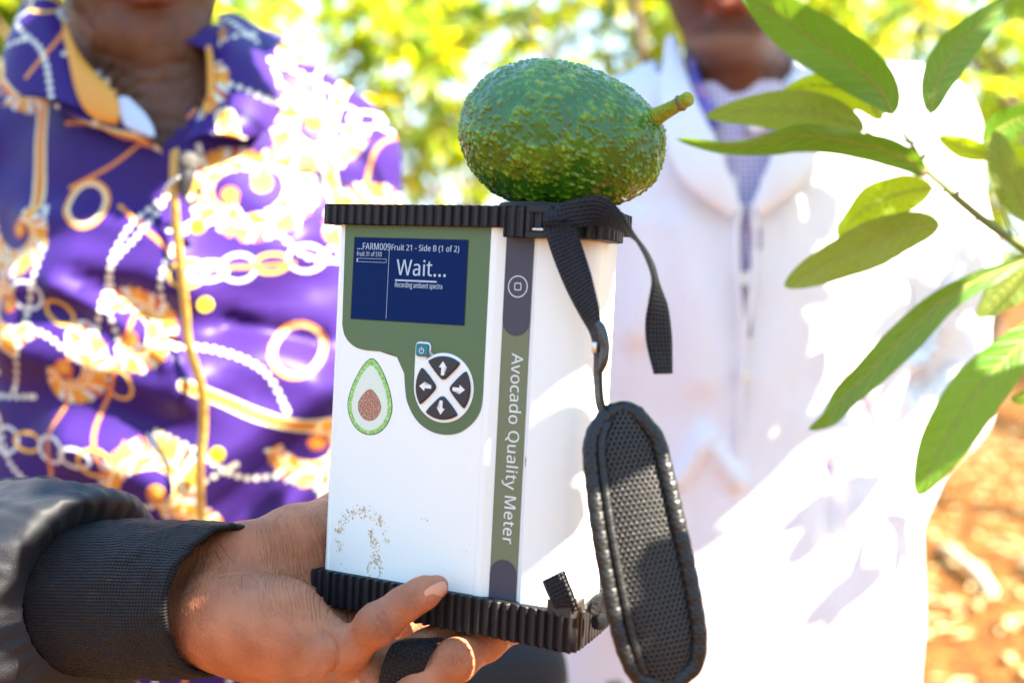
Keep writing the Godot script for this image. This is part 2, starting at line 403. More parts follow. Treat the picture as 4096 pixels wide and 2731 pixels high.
func make_hand_strap() -> void:
	var t := thing("wrist_strap", "black webbing wrist strap with padded mesh oval, hanging from the top right of the meter", "strap", Vector3(0.0267, 1.3816, 0.053))
	var o := t.position
	# fold round the slot of the cap
	obj("webbing", ribbon([Vector3(0.0193, 1.3757, 0.0474) - o, Vector3(0.019, 1.3788, 0.0507) - o, Vector3(0.0188, 1.3819, 0.0505) - o, Vector3(0.0193, 1.3842, 0.0459) - o, Vector3(0.0204, 1.3846, 0.0369) - o], [Vector3(1, 0.16, 0.2), Vector3(1, 0.16, 0.2)], [0.0066, 0.0066], 0.0015, 20), M.web, t)
	# long hanging part
	obj("webbing", ribbon([Vector3(0.0189, 1.3827, 0.0485) - o, Vector3(0.0201, 1.3739, 0.0525) - o, Vector3(0.0234, 1.3634, 0.057) - o, Vector3(0.0276, 1.3515, 0.0627) - o, Vector3(0.0312, 1.3414, 0.0673) - o, Vector3(0.033, 1.3338, 0.0687) - o, Vector3(0.0337, 1.3262, 0.0681) - o, Vector3(0.0336, 1.3176, 0.0676) - o, Vector3(0.0341, 1.3094, 0.07) - o, Vector3(0.0355, 1.3051, 0.0702) - o], [Vector3(1, 0.10, 0.25), Vector3(1, 0.14, 0.28), Vector3(0.9, 0.22, 0.45), Vector3(0.62, 0.2, 0.75), Vector3(0.35, 0.1, 0.9), Vector3(0.22, 0, 0.97), Vector3(0.2, 0, 0.97), Vector3(0.2, 0, 0.97), Vector3(0.3, 0, 0.95)], [0.0064, 0.0064, 0.0064, 0.0064, 0.0062, 0.0060, 0.0058, 0.0058], 0.0015, 70), M.web, t)
	# free end that arches over to the right
	obj("loose_end", ribbon([Vector3(0.0199, 1.3819, 0.05) - o, Vector3(0.0266, 1.3828, 0.054) - o, Vector3(0.0342, 1.3833, 0.057) - o, Vector3(0.0416, 1.3794, 0.0612) - o, Vector3(0.0484, 1.3722, 0.0656) - o, Vector3(0.0528, 1.3644, 0.07) - o, Vector3(0.0551, 1.3567, 0.0724) - o, Vector3(0.056, 1.3483, 0.0749) - o, Vector3(0.0559, 1.3401, 0.0763) - o, Vector3(0.0563, 1.3318, 0.0778) - o, Vector3(0.0575, 1.3207, 0.0804) - o], [Vector3(0.25, 1, 0.1), Vector3(0.08, 1, 0.05), Vector3(-0.28, 1, 0.1), Vector3(-0.5, 0.86, 0.2), Vector3(-0.62, 0.75, 0.35), Vector3(-0.5, 0.55, 0.8), Vector3(-0.30, 0.1, 0.95), Vector3(-0.60, -0.05, 0.70), Vector3(-0.85, -0.05, 0.5), Vector3(-0.9, 0.1, 0.4), Vector3(-0.85, 0.30, 0.4)], [0.0050, 0.0056, 0.0062, 0.0062, 0.0060, 0.0058, 0.0058, 0.0060, 0.0060, 0.0058, 0.0045], 0.0014, 90), M.web2, t)
	# sliding buckle seen from its edge
	var bk := obj("slider_buckle", tube([Vector3(0.0329, 1.3396, 0.0724) - o, Vector3(0.0343, 1.3383, 0.0734) - o, Vector3(0.0354, 1.3341, 0.0742) - o, Vector3(0.0358, 1.3299, 0.0744) - o, Vector3(0.0353, 1.3249, 0.0747) - o, Vector3(0.034, 1.3212, 0.0744) - o], [0.0012, 0.0017, 0.0019, 0.0019, 0.0018, 0.0013], 14, 26), mat(lin(0.012, 0.015, 0.022), 0.22, 0.6), t)
	obj("buckle_bar", tube([Vector3(0.0323, 1.3321, 0.0708) - o, Vector3(0.0323, 1.3281, 0.071) - o], [0.0014, 0.0014], 10), M.steel, bk)
	# padded oval: mesh face, braided edge, inner cord
	var c := [Vector3(0.0424, 1.3045, 0.0723) - o, Vector3(0.0428, 1.2948, 0.0758) - o, Vector3(0.0449, 1.2803, 0.0796) - o, Vector3(0.0476, 1.2642, 0.0835) - o, Vector3(0.0507, 1.2482, 0.0864) - o, Vector3(0.0538, 1.2323, 0.0893) - o, Vector3(0.0563, 1.2194, 0.091) - o, Vector3(0.0576, 1.2096, 0.0915) - o, Vector3(0.0583, 1.2054, 0.0917) - o]
	var hw := [0.0055, 0.0125, 0.0142, 0.0150, 0.0154, 0.0152, 0.0142, 0.0108, 0.0040]
	var rows := 260
	var cols := 92
	var cp := spline(c, rows)
	var wd := spline(hw, rows)
	var v := PackedVector3Array()
	var uv := PackedVector2Array()
	var across := Vector3(1, 0.16, -0.10).normalized()
	var long := 0.0
	var rim := [[], []]
	for i in rows:
		var tn: Vector3 = (cp[mini(i + 1, rows - 1)] - cp[maxi(i - 1, 0)]).normalized()
		var s := (across - tn * across.dot(tn)).normalized()
		var nn := s.cross(-tn).normalized()
		if nn.z < 0.0:
			nn = -nn
		if i:
			long += (cp[i] - cp[i - 1]).length()
		rim[0].append(cp[i] - s * wd[i] + nn * 0.0012)
		rim[1].append(cp[i] + s * wd[i] + nn * 0.0012)
		for j in cols:
			var x := 2.0 * j / (cols - 1) - 1.0
			var px: float = x * wd[i]
			# staggered holes of the spacer mesh
			var gy := long / 0.00185
			var row := floorf(gy)
			var gx := px / 0.0021 + (0.5 if int(row) % 2 else 0.0)
			var q := Vector2(gx - roundf(gx), gy - row - 0.5)
			var hole := 1.0 - smoothstep(0.16, 0.36, Vector2(q.x * 1.1, q.y).length())
			v.append(cp[i] + s * px + nn * (0.0035 * (1.0 - x * x) + 0.0006 - hole * 0.0011))
			uv.append(Vector2(px, long))
	var mesh_mat := mat(lin(0.020, 0.019, 0.018), 0.36, 0.42)
	var pad := obj("mesh_pad", grid(rows, cols, v, uv), mesh_mat, t)
	var loop := []
	for i in range(0, rows, 6):
		loop.append(rim[0][i])
	loop.append(cp[rows - 1] + Vector3(0, -0.001, 0))
	for i in range(rows - 1, -1, -6):
		loop.append(rim[1][i])
	loop.append(cp[0] + Vector3(0, 0.002, 0))
	loop.append(loop[0])
	var cord := mat(lin(0.010, 0.010, 0.010), 0.38, 0.42)
	var edge := braided(loop, 0.0032, 28, 900, 0.0036, 6.0)
	obj("braided_edge", edge, cord, pad)
	var inner := []
	for i in range(14, rows - 30, 8):
		inner.append((rim[0][i] as Vector3).lerp(rim[1][i], 0.13) + Vector3(0.0006, 0.0, 0.0018))
	obj("inner_cord", braided(inner, 0.0017, 16, 420, 0.0032, 2.0), cord, pad)
	obj("pad_back", grid(rows, cols, offset_back(v, Vector3(-0.1, 0, -1) * 0.004), uv), mat(lin(0.012, 0.012, 0.014), 0.8), pad)


func braided(p: Array, r: float, seg: int, n: int, pitch: float, strands: float) -> ArrayMesh:
	# a cord of strands crossing each other, each with its own relief
	var pts := spline(p, n)
	var v := PackedVector3Array()
	var uv := PackedVector2Array()
	var side := Vector3.ZERO
	var long := 0.0
	for i in n:
		var t: Vector3 = (pts[mini(i + 1, n - 1)] - pts[maxi(i - 1, 0)]).normalized()
		if side == Vector3.ZERO:
			side = t.cross(Vector3.BACK).normalized()
		side = (side - t * side.dot(t)).normalized()
		var up := side.cross(t)
		if i:
			long += (pts[i] - pts[i - 1]).length()
		for j in seg + 1:
			var a := TAU * (j % seg) / seg
			var w := TAU * long / pitch
			var h := maxf(absf(sin(a * strands * 0.5 + w * 0.5)), absf(sin(a * strands * 0.5 - w * 0.5 + 0.8)))
			var k := r * (0.88 + 0.13 * h + 0.03 * sin(long * 900.0))
			v.append(pts[i] + side * cos(a) * k + up * sin(a) * k)
			uv.append(Vector2(long, float(j) / seg))
	return grid(n, seg + 1, v, uv, true)


func offset_back(v: PackedVector3Array, by: Vector3) -> PackedVector3Array:
	var o := PackedVector3Array()
	for p in v:
		o.append(p + by)
	return o


# ---------------------------------------------------------------- the person who holds the meter: hand, knitted cuff, jacket sleeve

func make_holder() -> void:
	var t := thing("person", "person in a dark jacket sleeve, reaching in from the left to hold the meter", "person", Vector3(-0.181, 1.2011, -0.0372))
	var o := t.position
	var f := Field.new()
	# wrist and forearm
	f.limb(Vector3(-0.1816, 1.2099, -0.0397) - o, Vector3(-0.1255, 1.226, -0.0106) - o, 0.0225, 0.0170, 0.012)
	f.limb(Vector3(-0.1787, 1.196, -0.0289) - o, Vector3(-0.1222, 1.2054, 0.0106) - o, 0.0235, 0.0190, 0.012)
	# heel of the palm on the side of the little finger, running on to its knuckle
	f.limb(Vector3(-0.1238, 1.2098, 0.0074) - o, Vector3(-0.1011, 1.2055, 0.0166) - o, 0.0212, 0.0196, 0.008)
	f.limb(Vector3(-0.1011, 1.2055, 0.0166) - o, Vector3(-0.0799, 1.1986, 0.027) - o, 0.0200, 0.0142, 0.008)
	f.limb(Vector3(-0.1187, 1.1974, 0.005) - o, Vector3(-0.0779, 1.1864, 0.0217) - o, 0.0180, 0.0140, 0.008)
	f.limb(Vector3(-0.0898, 1.1942, 0.0172) - o, Vector3(-0.0609, 1.1848, 0.0237) - o, 0.0160, 0.0122, 0.006)
	# ball of the thumb, rising behind the left edge of the meter
	f.limb(Vector3(-0.1216, 1.2335, -0.011) - o, Vector3(-0.1002, 1.2329, -0.025) - o, 0.0125, 0.0160, 0.007)
	f.limb(Vector3(-0.1137, 1.2221, -0.0103) - o, Vector3(-0.0971, 1.2215, -0.0303) - o, 0.0150, 0.0170, 0.006)
	f.limb(Vector3(-0.1005, 1.2345, -0.027) - o, Vector3(-0.0823, 1.2386, -0.0593) - o, 0.0160, 0.0125, 0.008)
	f.limb(Vector3(-0.0823, 1.2386, -0.0593) - o, Vector3(-0.0659, 1.2466, -0.0878) - o, 0.0120, 0.0100, 0.010)
	f.limb(Vector3(-0.0659, 1.2466, -0.0878) - o, Vector3(-0.0558, 1.2604, -0.1006) - o, 0.0100, 0.0082, 0.006)
	# hollow and back of the palm under the bottom of the meter
	f.limb(Vector3(-0.1105, 1.2082, -0.0136) - o, Vector3(-0.0749, 1.1898, -0.0146) - o, 0.0170, 0.0160, 0.006)
	f.limb(Vector3(-0.0991, 1.2093, -0.0297) - o, Vector3(-0.0672, 1.1893, -0.0346) - o, 0.0170, 0.0150, 0.012)
	f.limb(Vector3(-0.0749, 1.1898, -0.0146) - o, Vector3(-0.0582, 1.1813, -0.0061) - o, 0.0160, 0.0120, 0.010)
	# little finger up over the front
	var lf := [Vector3(-0.0773, 1.1937, 0.0233) - o, Vector3(-0.0688, 1.201, 0.0339) - o, Vector3(-0.0557, 1.2125, 0.0393) - o, Vector3(-0.0454, 1.221, 0.0388) - o, Vector3(-0.0372, 1.225, 0.0351) - o, Vector3(-0.0316, 1.2268, 0.031) - o]
	f.chain(lf, [0.0114, 0.0084, 0.0073, 0.0069, 0.0063, 0.0049], 0.0045)
	f.egg(Vector3(-0.0559, 1.2141, 0.0412) - o, Vector3(0.0080, 0.0071, 0.0074), 0.006)
	# ring finger, in the webbing loop, bending down and away
	f.chain([Vector3(-0.0625, 1.183, 0.0088) - o, Vector3(-0.0494, 1.1889, 0.0155) - o, Vector3(-0.036, 1.1961, 0.0171) - o, Vector3(-0.0222, 1.2033, 0.0087) - o], [0.0105, 0.0090, 0.0080, 0.0070], 0.005)
	# middle finger, lying to the right under the bottom edge
	f.chain([Vector3(-0.0592, 1.1692, 0.0226) - o, Vector3(-0.0397, 1.1845, 0.0318) - o, Vector3(-0.0241, 1.195, 0.0312) - o, Vector3(-0.0115, 1.1989, 0.015) - o, Vector3(0.0018, 1.2016, -0.0032) - o, Vector3(0.0108, 1.2012, -0.0172) - o], [0.0120, 0.0096, 0.0086, 0.0080, 0.0074, 0.0062], 0.005)
	# fore finger, hidden behind
	f.chain([Vector3(-0.0832, 1.1964, -0.047) - o, Vector3(-0.0626, 1.1848, -0.0504) - o, Vector3(-0.0418, 1.1853, -0.0564) - o, Vector3(-0.0247, 1.1917, -0.0568) - o], [0.0130, 0.0092, 0.0084, 0.0070], 0.006)
	# creases
	var rough := FastNoiseLite.new()
	rough.seed = 21
	rough.frequency = 140.0
	rough.fractal_octaves = 3
	var cut := [
		[Vector3(-0.0788, 1.2091, 0.0374) - o, Vector3(-0.0736, 1.2055, 0.0416) - o, Vector3(-0.0731, 1.1973, 0.0401) - o, Vector3(-0.0775, 1.1907, 0.0354) - o, 0.0011, 0.0018],
		[Vector3(-0.0547, 1.2187, 0.0459) - o, Vector3(-0.0521, 1.214, 0.0472) - o, Vector3(-0.0499, 1.2089, 0.0435) - o, Vector3(-0.0489, 1.2069, 0.0416) - o, 0.0005, 0.0012],
		[Vector3(-0.0529, 1.2201, 0.0458) - o, Vector3(-0.0501, 1.2154, 0.0471) - o, Vector3(-0.0482, 1.2102, 0.0434) - o, Vector3(-0.0476, 1.2087, 0.0415) - o, 0.0004, 0.0010],
		[Vector3(-0.1268, 1.2281, 0.0104) - o, Vector3(-0.1141, 1.228, 0.0164) - o, Vector3(-0.1022, 1.222, 0.0097) - o, Vector3(-0.0889, 1.2081, -0.0026) - o, 0.0014, 0.0042],
		[Vector3(-0.13, 1.238, 0.0038) - o, Vector3(-0.1251, 1.2334, 0.0091) - o, Vector3(-0.1195, 1.2292, 0.0133) - o, Vector3(-0.116, 1.2246, 0.0166) - o, 0.0003, 0.0016],
		[Vector3(-0.1324, 1.2356, 0.0059) - o, Vector3(-0.1275, 1.231, 0.0112) - o, Vector3(-0.1217, 1.2265, 0.0165) - o, Vector3(-0.1176, 1.2225, 0.0197) - o, 0.0003, 0.0014],
	]
	var c0 := [Vector3(-0.1152, 1.2481, -0.0098) - o, Vector3(-0.1098, 1.2377, -0.0072) - o, Vector3(-0.1074, 1.2265, -0.0086) - o, Vector3(-0.1034, 1.2162, -0.01) - o]
	var c1 := [Vector3(-0.0904, 1.2467, -0.0169) - o, Vector3(-0.0849, 1.2362, -0.0143) - o, Vector3(-0.0824, 1.2248, -0.0157) - o, Vector3(-0.0783, 1.2144, -0.0171) - o]
	for k in 7:
		var q := []
		for m in 4:
			q.append(c0[m].lerp(c1[m], k / 6.0))
		cut.append(q + [0.00030, 0.0011])
	var lines := []
	for c in cut:
		lines.append([spline([c[0], c[1], c[2], c[3]], 10), c[4], c[5]])
	f.warp = func(p: Vector3) -> float:
		var d := rough.get_noise_3dv(p) * 0.00025
		for l in lines:
			var w: float = l[2]
			var q: Array = l[0]
			if p.distance_to(q[5]) > 0.030:
				continue
			var e := 1.0
			for i in 9:
				var ba: Vector3 = q[i + 1] - q[i]
				var pa: Vector3 = p - q[i]
				var x := pa - ba * clampf(pa.dot(ba) / ba.length_squared(), 0.0, 1.0)
				x.z *= 0.35
				e = minf(e, x.length_squared())
			if e < w * w * 9.0:
				d += l[1] * exp(-e / (w * w))
		return d
	# fine relief of the skin: stretched lines over the ball of the thumb, wrist lines, hatching and pores
	var relief := Image.create(1024, 1024, false, Image.FORMAT_RGB8)
	var pore := FastNoiseLite.new()
	pore.seed = 14
	pore.frequency = 0.11
	pore.fractal_octaves = 4
	for y in 1024:
		for x in 1024:
			var g := 0.62 + 0.22 * pore.get_noise_2d(x * 1.6 + y * 0.5, y * 0.8 - x * 0.4)
			relief.set_pixel(x, y, Color(g, g, g))
	var pen := RandomNumberGenerator.new()
	pen.seed = 77
	var skin_uv := func(p: Vector3) -> Vector2: return Vector2((p.x + 0.03) / 0.22, (0.09 - p.y) / 0.22)
	for l in lines:
		var q := []
		for w in l[0]:
			q.append(skin_uv.call(w) * 1024.0)
		stroke(relief, q, 2.2, Color(0.25, 0.25, 0.25))
	for k in 26:
		# lines fanning over the ball of the thumb
		var q := []
		for m in 4:
			q.append(skin_uv.call(c0[m].lerp(c1[m], (k + pen.randf()) / 26.0 * 1.15 - 0.1)) * 1024.0 + Vector2(pen.randfn(0, 4), pen.randfn(0, 5)))
		stroke(relief, q, pen.randf_range(0.9, 1.7), Color(0.34, 0.34, 0.34))
	for k in 420:
		var c := Vector2(pen.randf(), pen.randf()) * 1024.0
		var a := 0.35 + pen.randfn(0.0, 0.5) + (1.4 if k % 3 == 0 else 0.0)
		stroke(relief, [c, c + Vector2(cos(a), sin(a)) * pen.randf_range(14, 44)], 0.8, Color(0.44, 0.44, 0.44))
	for at in [[Vector3(-0.0522, 1.2141, 0.0462), 1.05], [Vector3(-0.0415, 1.2235, 0.0457), 1.0], [Vector3(-0.0238, 1.1976, 0.0381), 1.0]]:
		# folds over the finger joints
		var c: Vector2 = skin_uv.call(at[0] - o) * 1024.0
		for k in 5:
			var d := Vector2(cos(at[1] + pen.randfn(0, 0.12)), sin(at[1]))
			var e := c + d.orthogonal() * (k - 2) * 6.5 + d * pen.randfn(0, 5)
			stroke(relief, [e - d * 17.0, e + d.orthogonal() * pen.randfn(3, 2), e + d * 17.0], 0.9, Color(0.40, 0.40, 0.40))
	var skin := bump(mat(lin(0.34, 0.165, 0.085), 0.45, 0.32), ImageTexture.create_from_image(relief), 1.1)
	skin.subsurf_scatter_enabled = true
	skin.subsurf_scatter_strength = 0.12
	skin.vertex_color_use_as_albedo = true
	skin.albedo_color = Color.WHITE
	var tone := FastNoiseLite.new()
	tone.seed = 4
	tone.frequency = 45.0
	tone.fractal_octaves = 3
	var knuckle: Vector3 = Vector3(-0.0519, 1.214, 0.0472) - o
	var tip: Vector3 = Vector3(-0.0316, 1.2268, 0.031) - o
	var color := func(p: Vector3) -> Color:
		var c := Color(0.42, 0.170, 0.086).lerp(Color(0.29, 0.104, 0.050), 0.5 + 0.8 * tone.get_noise_3dv(p))
		c = c.lerp(Color(0.20, 0.08, 0.045), 0.7 * exp(-p.distance_squared_to(knuckle) / 0.00007))
		c = c.lerp(Color(0.50, 0.20, 0.12), 0.6 * exp(-p.distance_squared_to(tip) / 0.0001))
		return c
	var hand := obj("hand", net(f, Vector3(-0.03, -0.075, -0.15), Vector3(0.20, 0.095, 0.13), 0.0018, none, 0.003, skin_uv, color), skin, t)
	# nail of the little finger
	var nc: Vector3 = Vector3(-0.0311, 1.2253, 0.0392) - o
	var along: Vector3 = (Vector3(-0.0285, 1.2275, 0.0324) - Vector3(-0.037, 1.2242, 0.0376)).normalized()
	var out := Vector3(0.28, -0.48, 0.83).normalized()
	out = (out - along * out.dot(along)).normalized()
	var sd := along.cross(out)
	var v := PackedVector3Array()
	var uv := PackedVector2Array()
	for i in 15:
		var a := i / 14.0
		var w := 0.0049 * (1.0 - 0.35 * pow(absf(a * 2.0 - 0.9), 3.0))
		for j in 11:
			var x := j / 5.0 - 1.0
			v.append(nc + along * (a - 0.5) * 0.0108 + sd * x * w - out * (x * x * 0.0017 + pow(maxf(a - 0.6, 0.0), 2.0) * 0.004) + out * 0.0001)
			uv.append(Vector2(a, x))
	var nail := mat(lin(0.55, 0.33, 0.24), 0.28, 0.5)
	obj("fingernail", grid(15, 11, v, uv), nail, hand)

	# knitted cuff
	var axis0: Vector3 = Vector3(-0.1302, 1.2142, 0.0041) - o
	var axis1: Vector3 = Vector3(-0.2101, 1.2004, -0.0532) - o
	var ax := (axis0 - axis1).normalized()
	var e1 := Vector3.UP.cross(ax).normalized()
	var e2 := ax.cross(e1)
	var wob := FastNoiseLite.new()
	wob.seed = 9
	wob.frequency = 1.0
	v = PackedVector3Array()
	uv = PackedVector2Array()
	var rows := 70
	var cols := 181
	for i in rows:
		var s := i / float(rows - 1)
		# s: 0 inside the opening, 0.12 the rolled rim, 1 the seam
		var along_t := 0.0
		var r := 0.0
		if s < 0.10:
			along_t = 0.30 - s * 3.0
			r = 0.0305
		elif s < 0.18:
			var a := (s - 0.10) / 0.08 * PI
			along_t = -0.02 * sin(a)
			r = lerpf(0.0305, 0.0338, (1.0 - cos(a)) * 0.5)
		else:
			along_t = (s - 0.18) / 0.82
			r = 0.0338 + 0.0032 * along_t + 0.0012 * sin(along_t * PI)
		for j in cols:
			var a := TAU * (j % (cols - 1)) / (cols - 1)
			var k := r
			k += 0.0014 * wob.get_noise_3d(cos(a) * 1.2, sin(a) * 1.2, along_t * 2.5)
			k += 0.0010 * wob.get_noise_3d(cos(a) * 3.0, sin(a) * 3.0, along_t * 6.0 + 9.0)
			var lean := 0.006 * sin(a) * (1.0 - along_t)
			v.append(axis0.lerp(axis1, along_t) + e1 * cos(a) * k * 0.94 + e2 * sin(a) * k + ax * lean)
			uv.append(Vector2(a / TAU, along_t))
	var rib_img := Image.create(16, 8, false, Image.FORMAT_RGB8)
	for y in 8:
		for x in 16:
			var h := 0.5 + 0.35 * cos(TAU * x / 16.0) + 0.15 * cos(TAU * (y / 8.0))
			rib_img.set_pixel(x, y, Color(h, h, h))
	var knit := bump(mat(lin(0.008, 0.0085, 0.011), 0.5, 0.3), ImageTexture.create_from_image(rib_img), 1.7, Vector3(150, 50, 1))
	knit.rim_enabled = true
	knit.rim = 0.04
	knit.rim_tint = 0.2
	obj("knitted_cuff", grid(rows, cols, v, uv, true), knit, t)

	# puffed sleeve gathered at the seam
	v = PackedVector3Array()
	uv = PackedVector2Array()
	rows = 110
	cols = 241
	var path := spline([axis1 + ax * 0.006, axis1 - ax * 0.012 + Vector3(0, -0.001, 0), axis1 - ax * 0.045 + Vector3(0, -0.004, 0), axis1 - ax * 0.11 + Vector3(0, -0.012, -0.01), axis1 - ax * 0.20 + Vector3(0, -0.05, -0.03), axis1 - ax * 0.28 + Vector3(-0.01, -0.10, -0.06)], rows)
	for i in rows:
		var s := i / float(rows - 1)
		var tn: Vector3 = (path[mini(i + 1, rows - 1)] - path[maxi(i - 1, 0)]).normalized()
		var b1 := Vector3.UP.cross(-tn).normalized()
		var b2 := (-tn).cross(b1)
		var puff := 1.0 - exp(-pow(s / 0.11, 1.2))
		var r := lerpf(0.0362, 0.0600, puff) + 0.010 * s
		for j in cols:
			var a := TAU * (j % (cols - 1)) / (cols - 1)
			var gather := exp(-s / 0.14)
			var k := r
			k += gather * 0.0010 * sin(a * 31.0 + 3.0 * wob.get_noise_2d(a * 2.0, 5.0)) * smoothstep(0.0, 0.04, s)
			k += gather * 0.0012 * wob.get_noise_3d(cos(a) * 7.0, sin(a) * 7.0, s * 9.0)
			k += 0.0050 * wob.get_noise_3d(cos(a) * 1.7 + s * 3.0, sin(a) * 1.7, s * 7.0) * puff
			k += 0.0007 * wob.get_noise_3d(cos(a) * 3.1 - s * 5.0, sin(a) * 3.1 + 7.0, s * 13.0) * puff
			# the upper side droops over the seam
			var over := 0.020 * maxf(0.0, sin(a)) * exp(-pow((s - 0.10) / 0.09, 2.0))
			v.append(path[i] + b1 * cos(a) * k + b2 * sin(a) * k + ax * over)
			uv.append(Vector2(a, s))
	var shell := bump(mat(lin(0.009, 0.010, 0.014), 0.52, 0.42), noise_tex(0.12, 4), 0.25, Vector3.ONE * 30.0, true)
	shell.rim_enabled = true
	shell.rim = 0.06
	shell.rim_tint = 0.1
	obj("jacket_sleeve", grid(rows, cols, v, uv, true), shell, t)


func make_finger_loop() -> void:
	var t := thing("webbing_loop", "wide black webbing loop wound round the fingers below the meter", "strap", Vector3(-0.0431, 1.1995, 0.035))
	var o := t.position
	obj("webbing", ribbon([Vector3(-0.0342, 1.1935, 0.0002) - o, Vector3(-0.0364, 1.1985, 0.011) - o, Vector3(-0.0387, 1.202, 0.0243) - o, Vector3(-0.0414, 1.2021, 0.0338) - o, Vector3(-0.0439, 1.1983, 0.0385) - o, Vector3(-0.0465, 1.1913, 0.0384) - o, Vector3(-0.048, 1.1824, 0.0339) - o, Vector3(-0.0482, 1.1727, 0.0244) - o, Vector3(-0.0462, 1.1648, 0.0098) - o, Vector3(-0.0425, 1.1636, -0.0051) - o], [Vector3(1, 0.05, -0.2), Vector3(1, 0.02, -0.2), Vector3(1, 0.0, -0.12), Vector3(1, 0.0, -0.05), Vector3(1, 0.04, 0), Vector3(1, 0.02, 0), Vector3(1, 0, 0), Vector3(1, 0, 0), Vector3(1, 0, 0)], [0.0088, 0.0088, 0.0086, 0.0086, 0.0084, 0.0084, 0.0084], 0.0016, 60, 11), M.web2, t)


# ---------------------------------------------------------------- the two men

func add_head(f: Field, g: Transform3D, heavy := 0.0) -> void:
	# head in its own axes: the face looks along +z, the middle of the skull is the origin
	var b := g.basis
	f.egg(g * Vector3(0, 0.035, -0.012), Vector3(0.076, 0.098, 0.096), 0.02, b)
	f.egg(g * Vector3(0, -0.035, 0.028), Vector3(0.061, 0.080, 0.064), 0.03, b)
	for s in [-1.0, 1.0]:
		f.limb(g * Vector3(s * 0.058, -0.028, -0.008), g * Vector3(s * 0.030, -0.098, 0.055), 0.018, 0.016 + heavy, 0.02)
		f.limb(g * Vector3(s * 0.040, -0.010, 0.062), g * Vector3(s * 0.046, 0.0, 0.050), 0.016, 0.014, 0.02)
		f.egg(g * Vector3(s * 0.079, -0.004, -0.008), Vector3(0.010, 0.033, 0.020), 0.008, b)
		f.limb(g * Vector3(s * 0.014, -0.023, 0.097), g * Vector3(s * 0.012, -0.020, 0.088), 0.0090, 0.009, 0.010)
		f.egg(g * Vector3(s * 0.032, 0.020, 0.082), Vector3(0.015, 0.010, 0.012), 0.012, b)
	f.limb(g * Vector3(-0.014, -0.103, 0.070), g * Vector3(0.014, -0.103, 0.070), 0.0185, 0.0185, 0.02)
	f.limb(g * Vector3(0, 0.022, 0.088), g * Vector3(0, -0.020, 0.110), 0.0090, 0.0125, 0.014)
	f.limb(g * Vector3(-0.034, 0.042, 0.080), g * Vector3(0.034, 0.042, 0.080), 0.011, 0.011, 0.016)
	f.chain([g * Vector3(-0.027, -0.060, 0.082), g * Vector3(-0.010, -0.0545, 0.0945), g * Vector3(0.010, -0.0545, 0.0945), g * Vector3(0.027, -0.060, 0.082)], [0.0030, 0.0070, 0.0070, 0.0030], 0.005)
	f.chain([g * Vector3(-0.024, -0.063, 0.082), g * Vector3(-0.009, -0.0690, 0.0930), g * Vector3(0.009, -0.0690, 0.0930), g * Vector3(0.024, -0.063, 0.082)], [0.0030, 0.0080, 0.0080, 0.0030], 0.005)
	# line between the lips
	f.egg(g * Vector3(0, -0.0617, 0.100), Vector3(0.022, 0.0012, 0.010), 0.003, b, true)


func eyes_and_hair(g: Transform3D, parent: Node, hair_c: Color) -> void:
	var white := mat(lin(0.55, 0.52, 0.48), 0.25)
	for s in [-1.0, 1.0]:
		var m := SphereMesh.new()
		m.radius = 0.0115
		m.height = 0.023
		var e := obj("eye", m, white, parent, g * Transform3D(Basis(), Vector3(s * 0.032, 0.020, 0.0835)))
		var iris := SphereMesh.new()
		iris.radius = 0.0055
		iris.height = 0.011
		obj("iris", iris, mat(lin(0.02, 0.01, 0.006), 0.2), e, Transform3D(Basis(), Vector3(0, 0, 0.0070)))
	var f := Field.new()
	f.egg(Vector3(0, 0.042, -0.020), Vector3(0.0800, 0.1000, 0.0960), 0.02)
	f.egg(Vector3(0, -0.020, 0.085), Vector3(0.075, 0.095, 0.075), 0.01, Basis(), true)
	f.egg(Vector3(0, -0.110, 0.02), Vector3(0.12, 0.08, 0.14), 0.01, Basis(), true)
	var nz := FastNoiseLite.new()
	nz.seed = 3
	nz.frequency = 160.0
	f.warp = func(p: Vector3) -> float: return nz.get_noise_3dv(p) * 0.0012
	obj("hair", net(f, Vector3(-0.09, -0.06, -0.13), Vector3(0.09, 0.15, 0.09), 0.007), mat(hair_c, 0.9), parent, g)


func line_dist(p: Vector2, q: Array) -> float:
	var e := 1e9
	for i in q.size() - 1:
		e = minf(e, p.distance_squared_to(Geometry2D.get_closest_point_to_segment(p, q[i], q[i + 1])))
	return sqrt(e)


func flat2(p: Array) -> Array:
	var o := []
	for q in p:
		o.append(Vector2(q.x, q.y))
	return o


func sheet(left: Array, right: Array, thick: float, n := 30, m := 10, sag := 0.0) -> ArrayMesh:
	# a cloth panel with body between two edges
	var a := spline(left, n)
	var b := spline(right, n)
	var v := PackedVector3Array()
	var uv := PackedVector2Array()
	var cols := m * 2 + 1
	for i in n:
		var t: Vector3 = ((a[mini(i + 1, n - 1)] + b[mini(i + 1, n - 1)]) - (a[maxi(i - 1, 0)] + b[maxi(i - 1, 0)])).normalized()
		var s: Vector3 = (b[i] - a[i]).normalized()
		var nn := s.cross(t).normalized()
		if nn.z < 0.0:
			nn = -nn
		for j in cols:
			var back := j >= m and j < cols - 1
			var q := j if j < m else (cols - 2 - j if j < cols - 1 else 0)
			var x := q / float(m - 1)
			var off := thick * 0.5 * sqrt(maxf(0.0, 1.0 - pow(absf(2.0 * x - 1.0), 6.0))) + 0.0001
			var p: Vector3 = a[i].lerp(b[i], x) + nn * ((-off if back else off) + sag * 4.0 * x * (1.0 - x))
			v.append(p)
			uv.append(Vector2(p.x, -p.y))
	return grid(n, cols, v, uv, true)


# ---- the printed cloth: chains, belts, ropes and scrolls of gold on violet

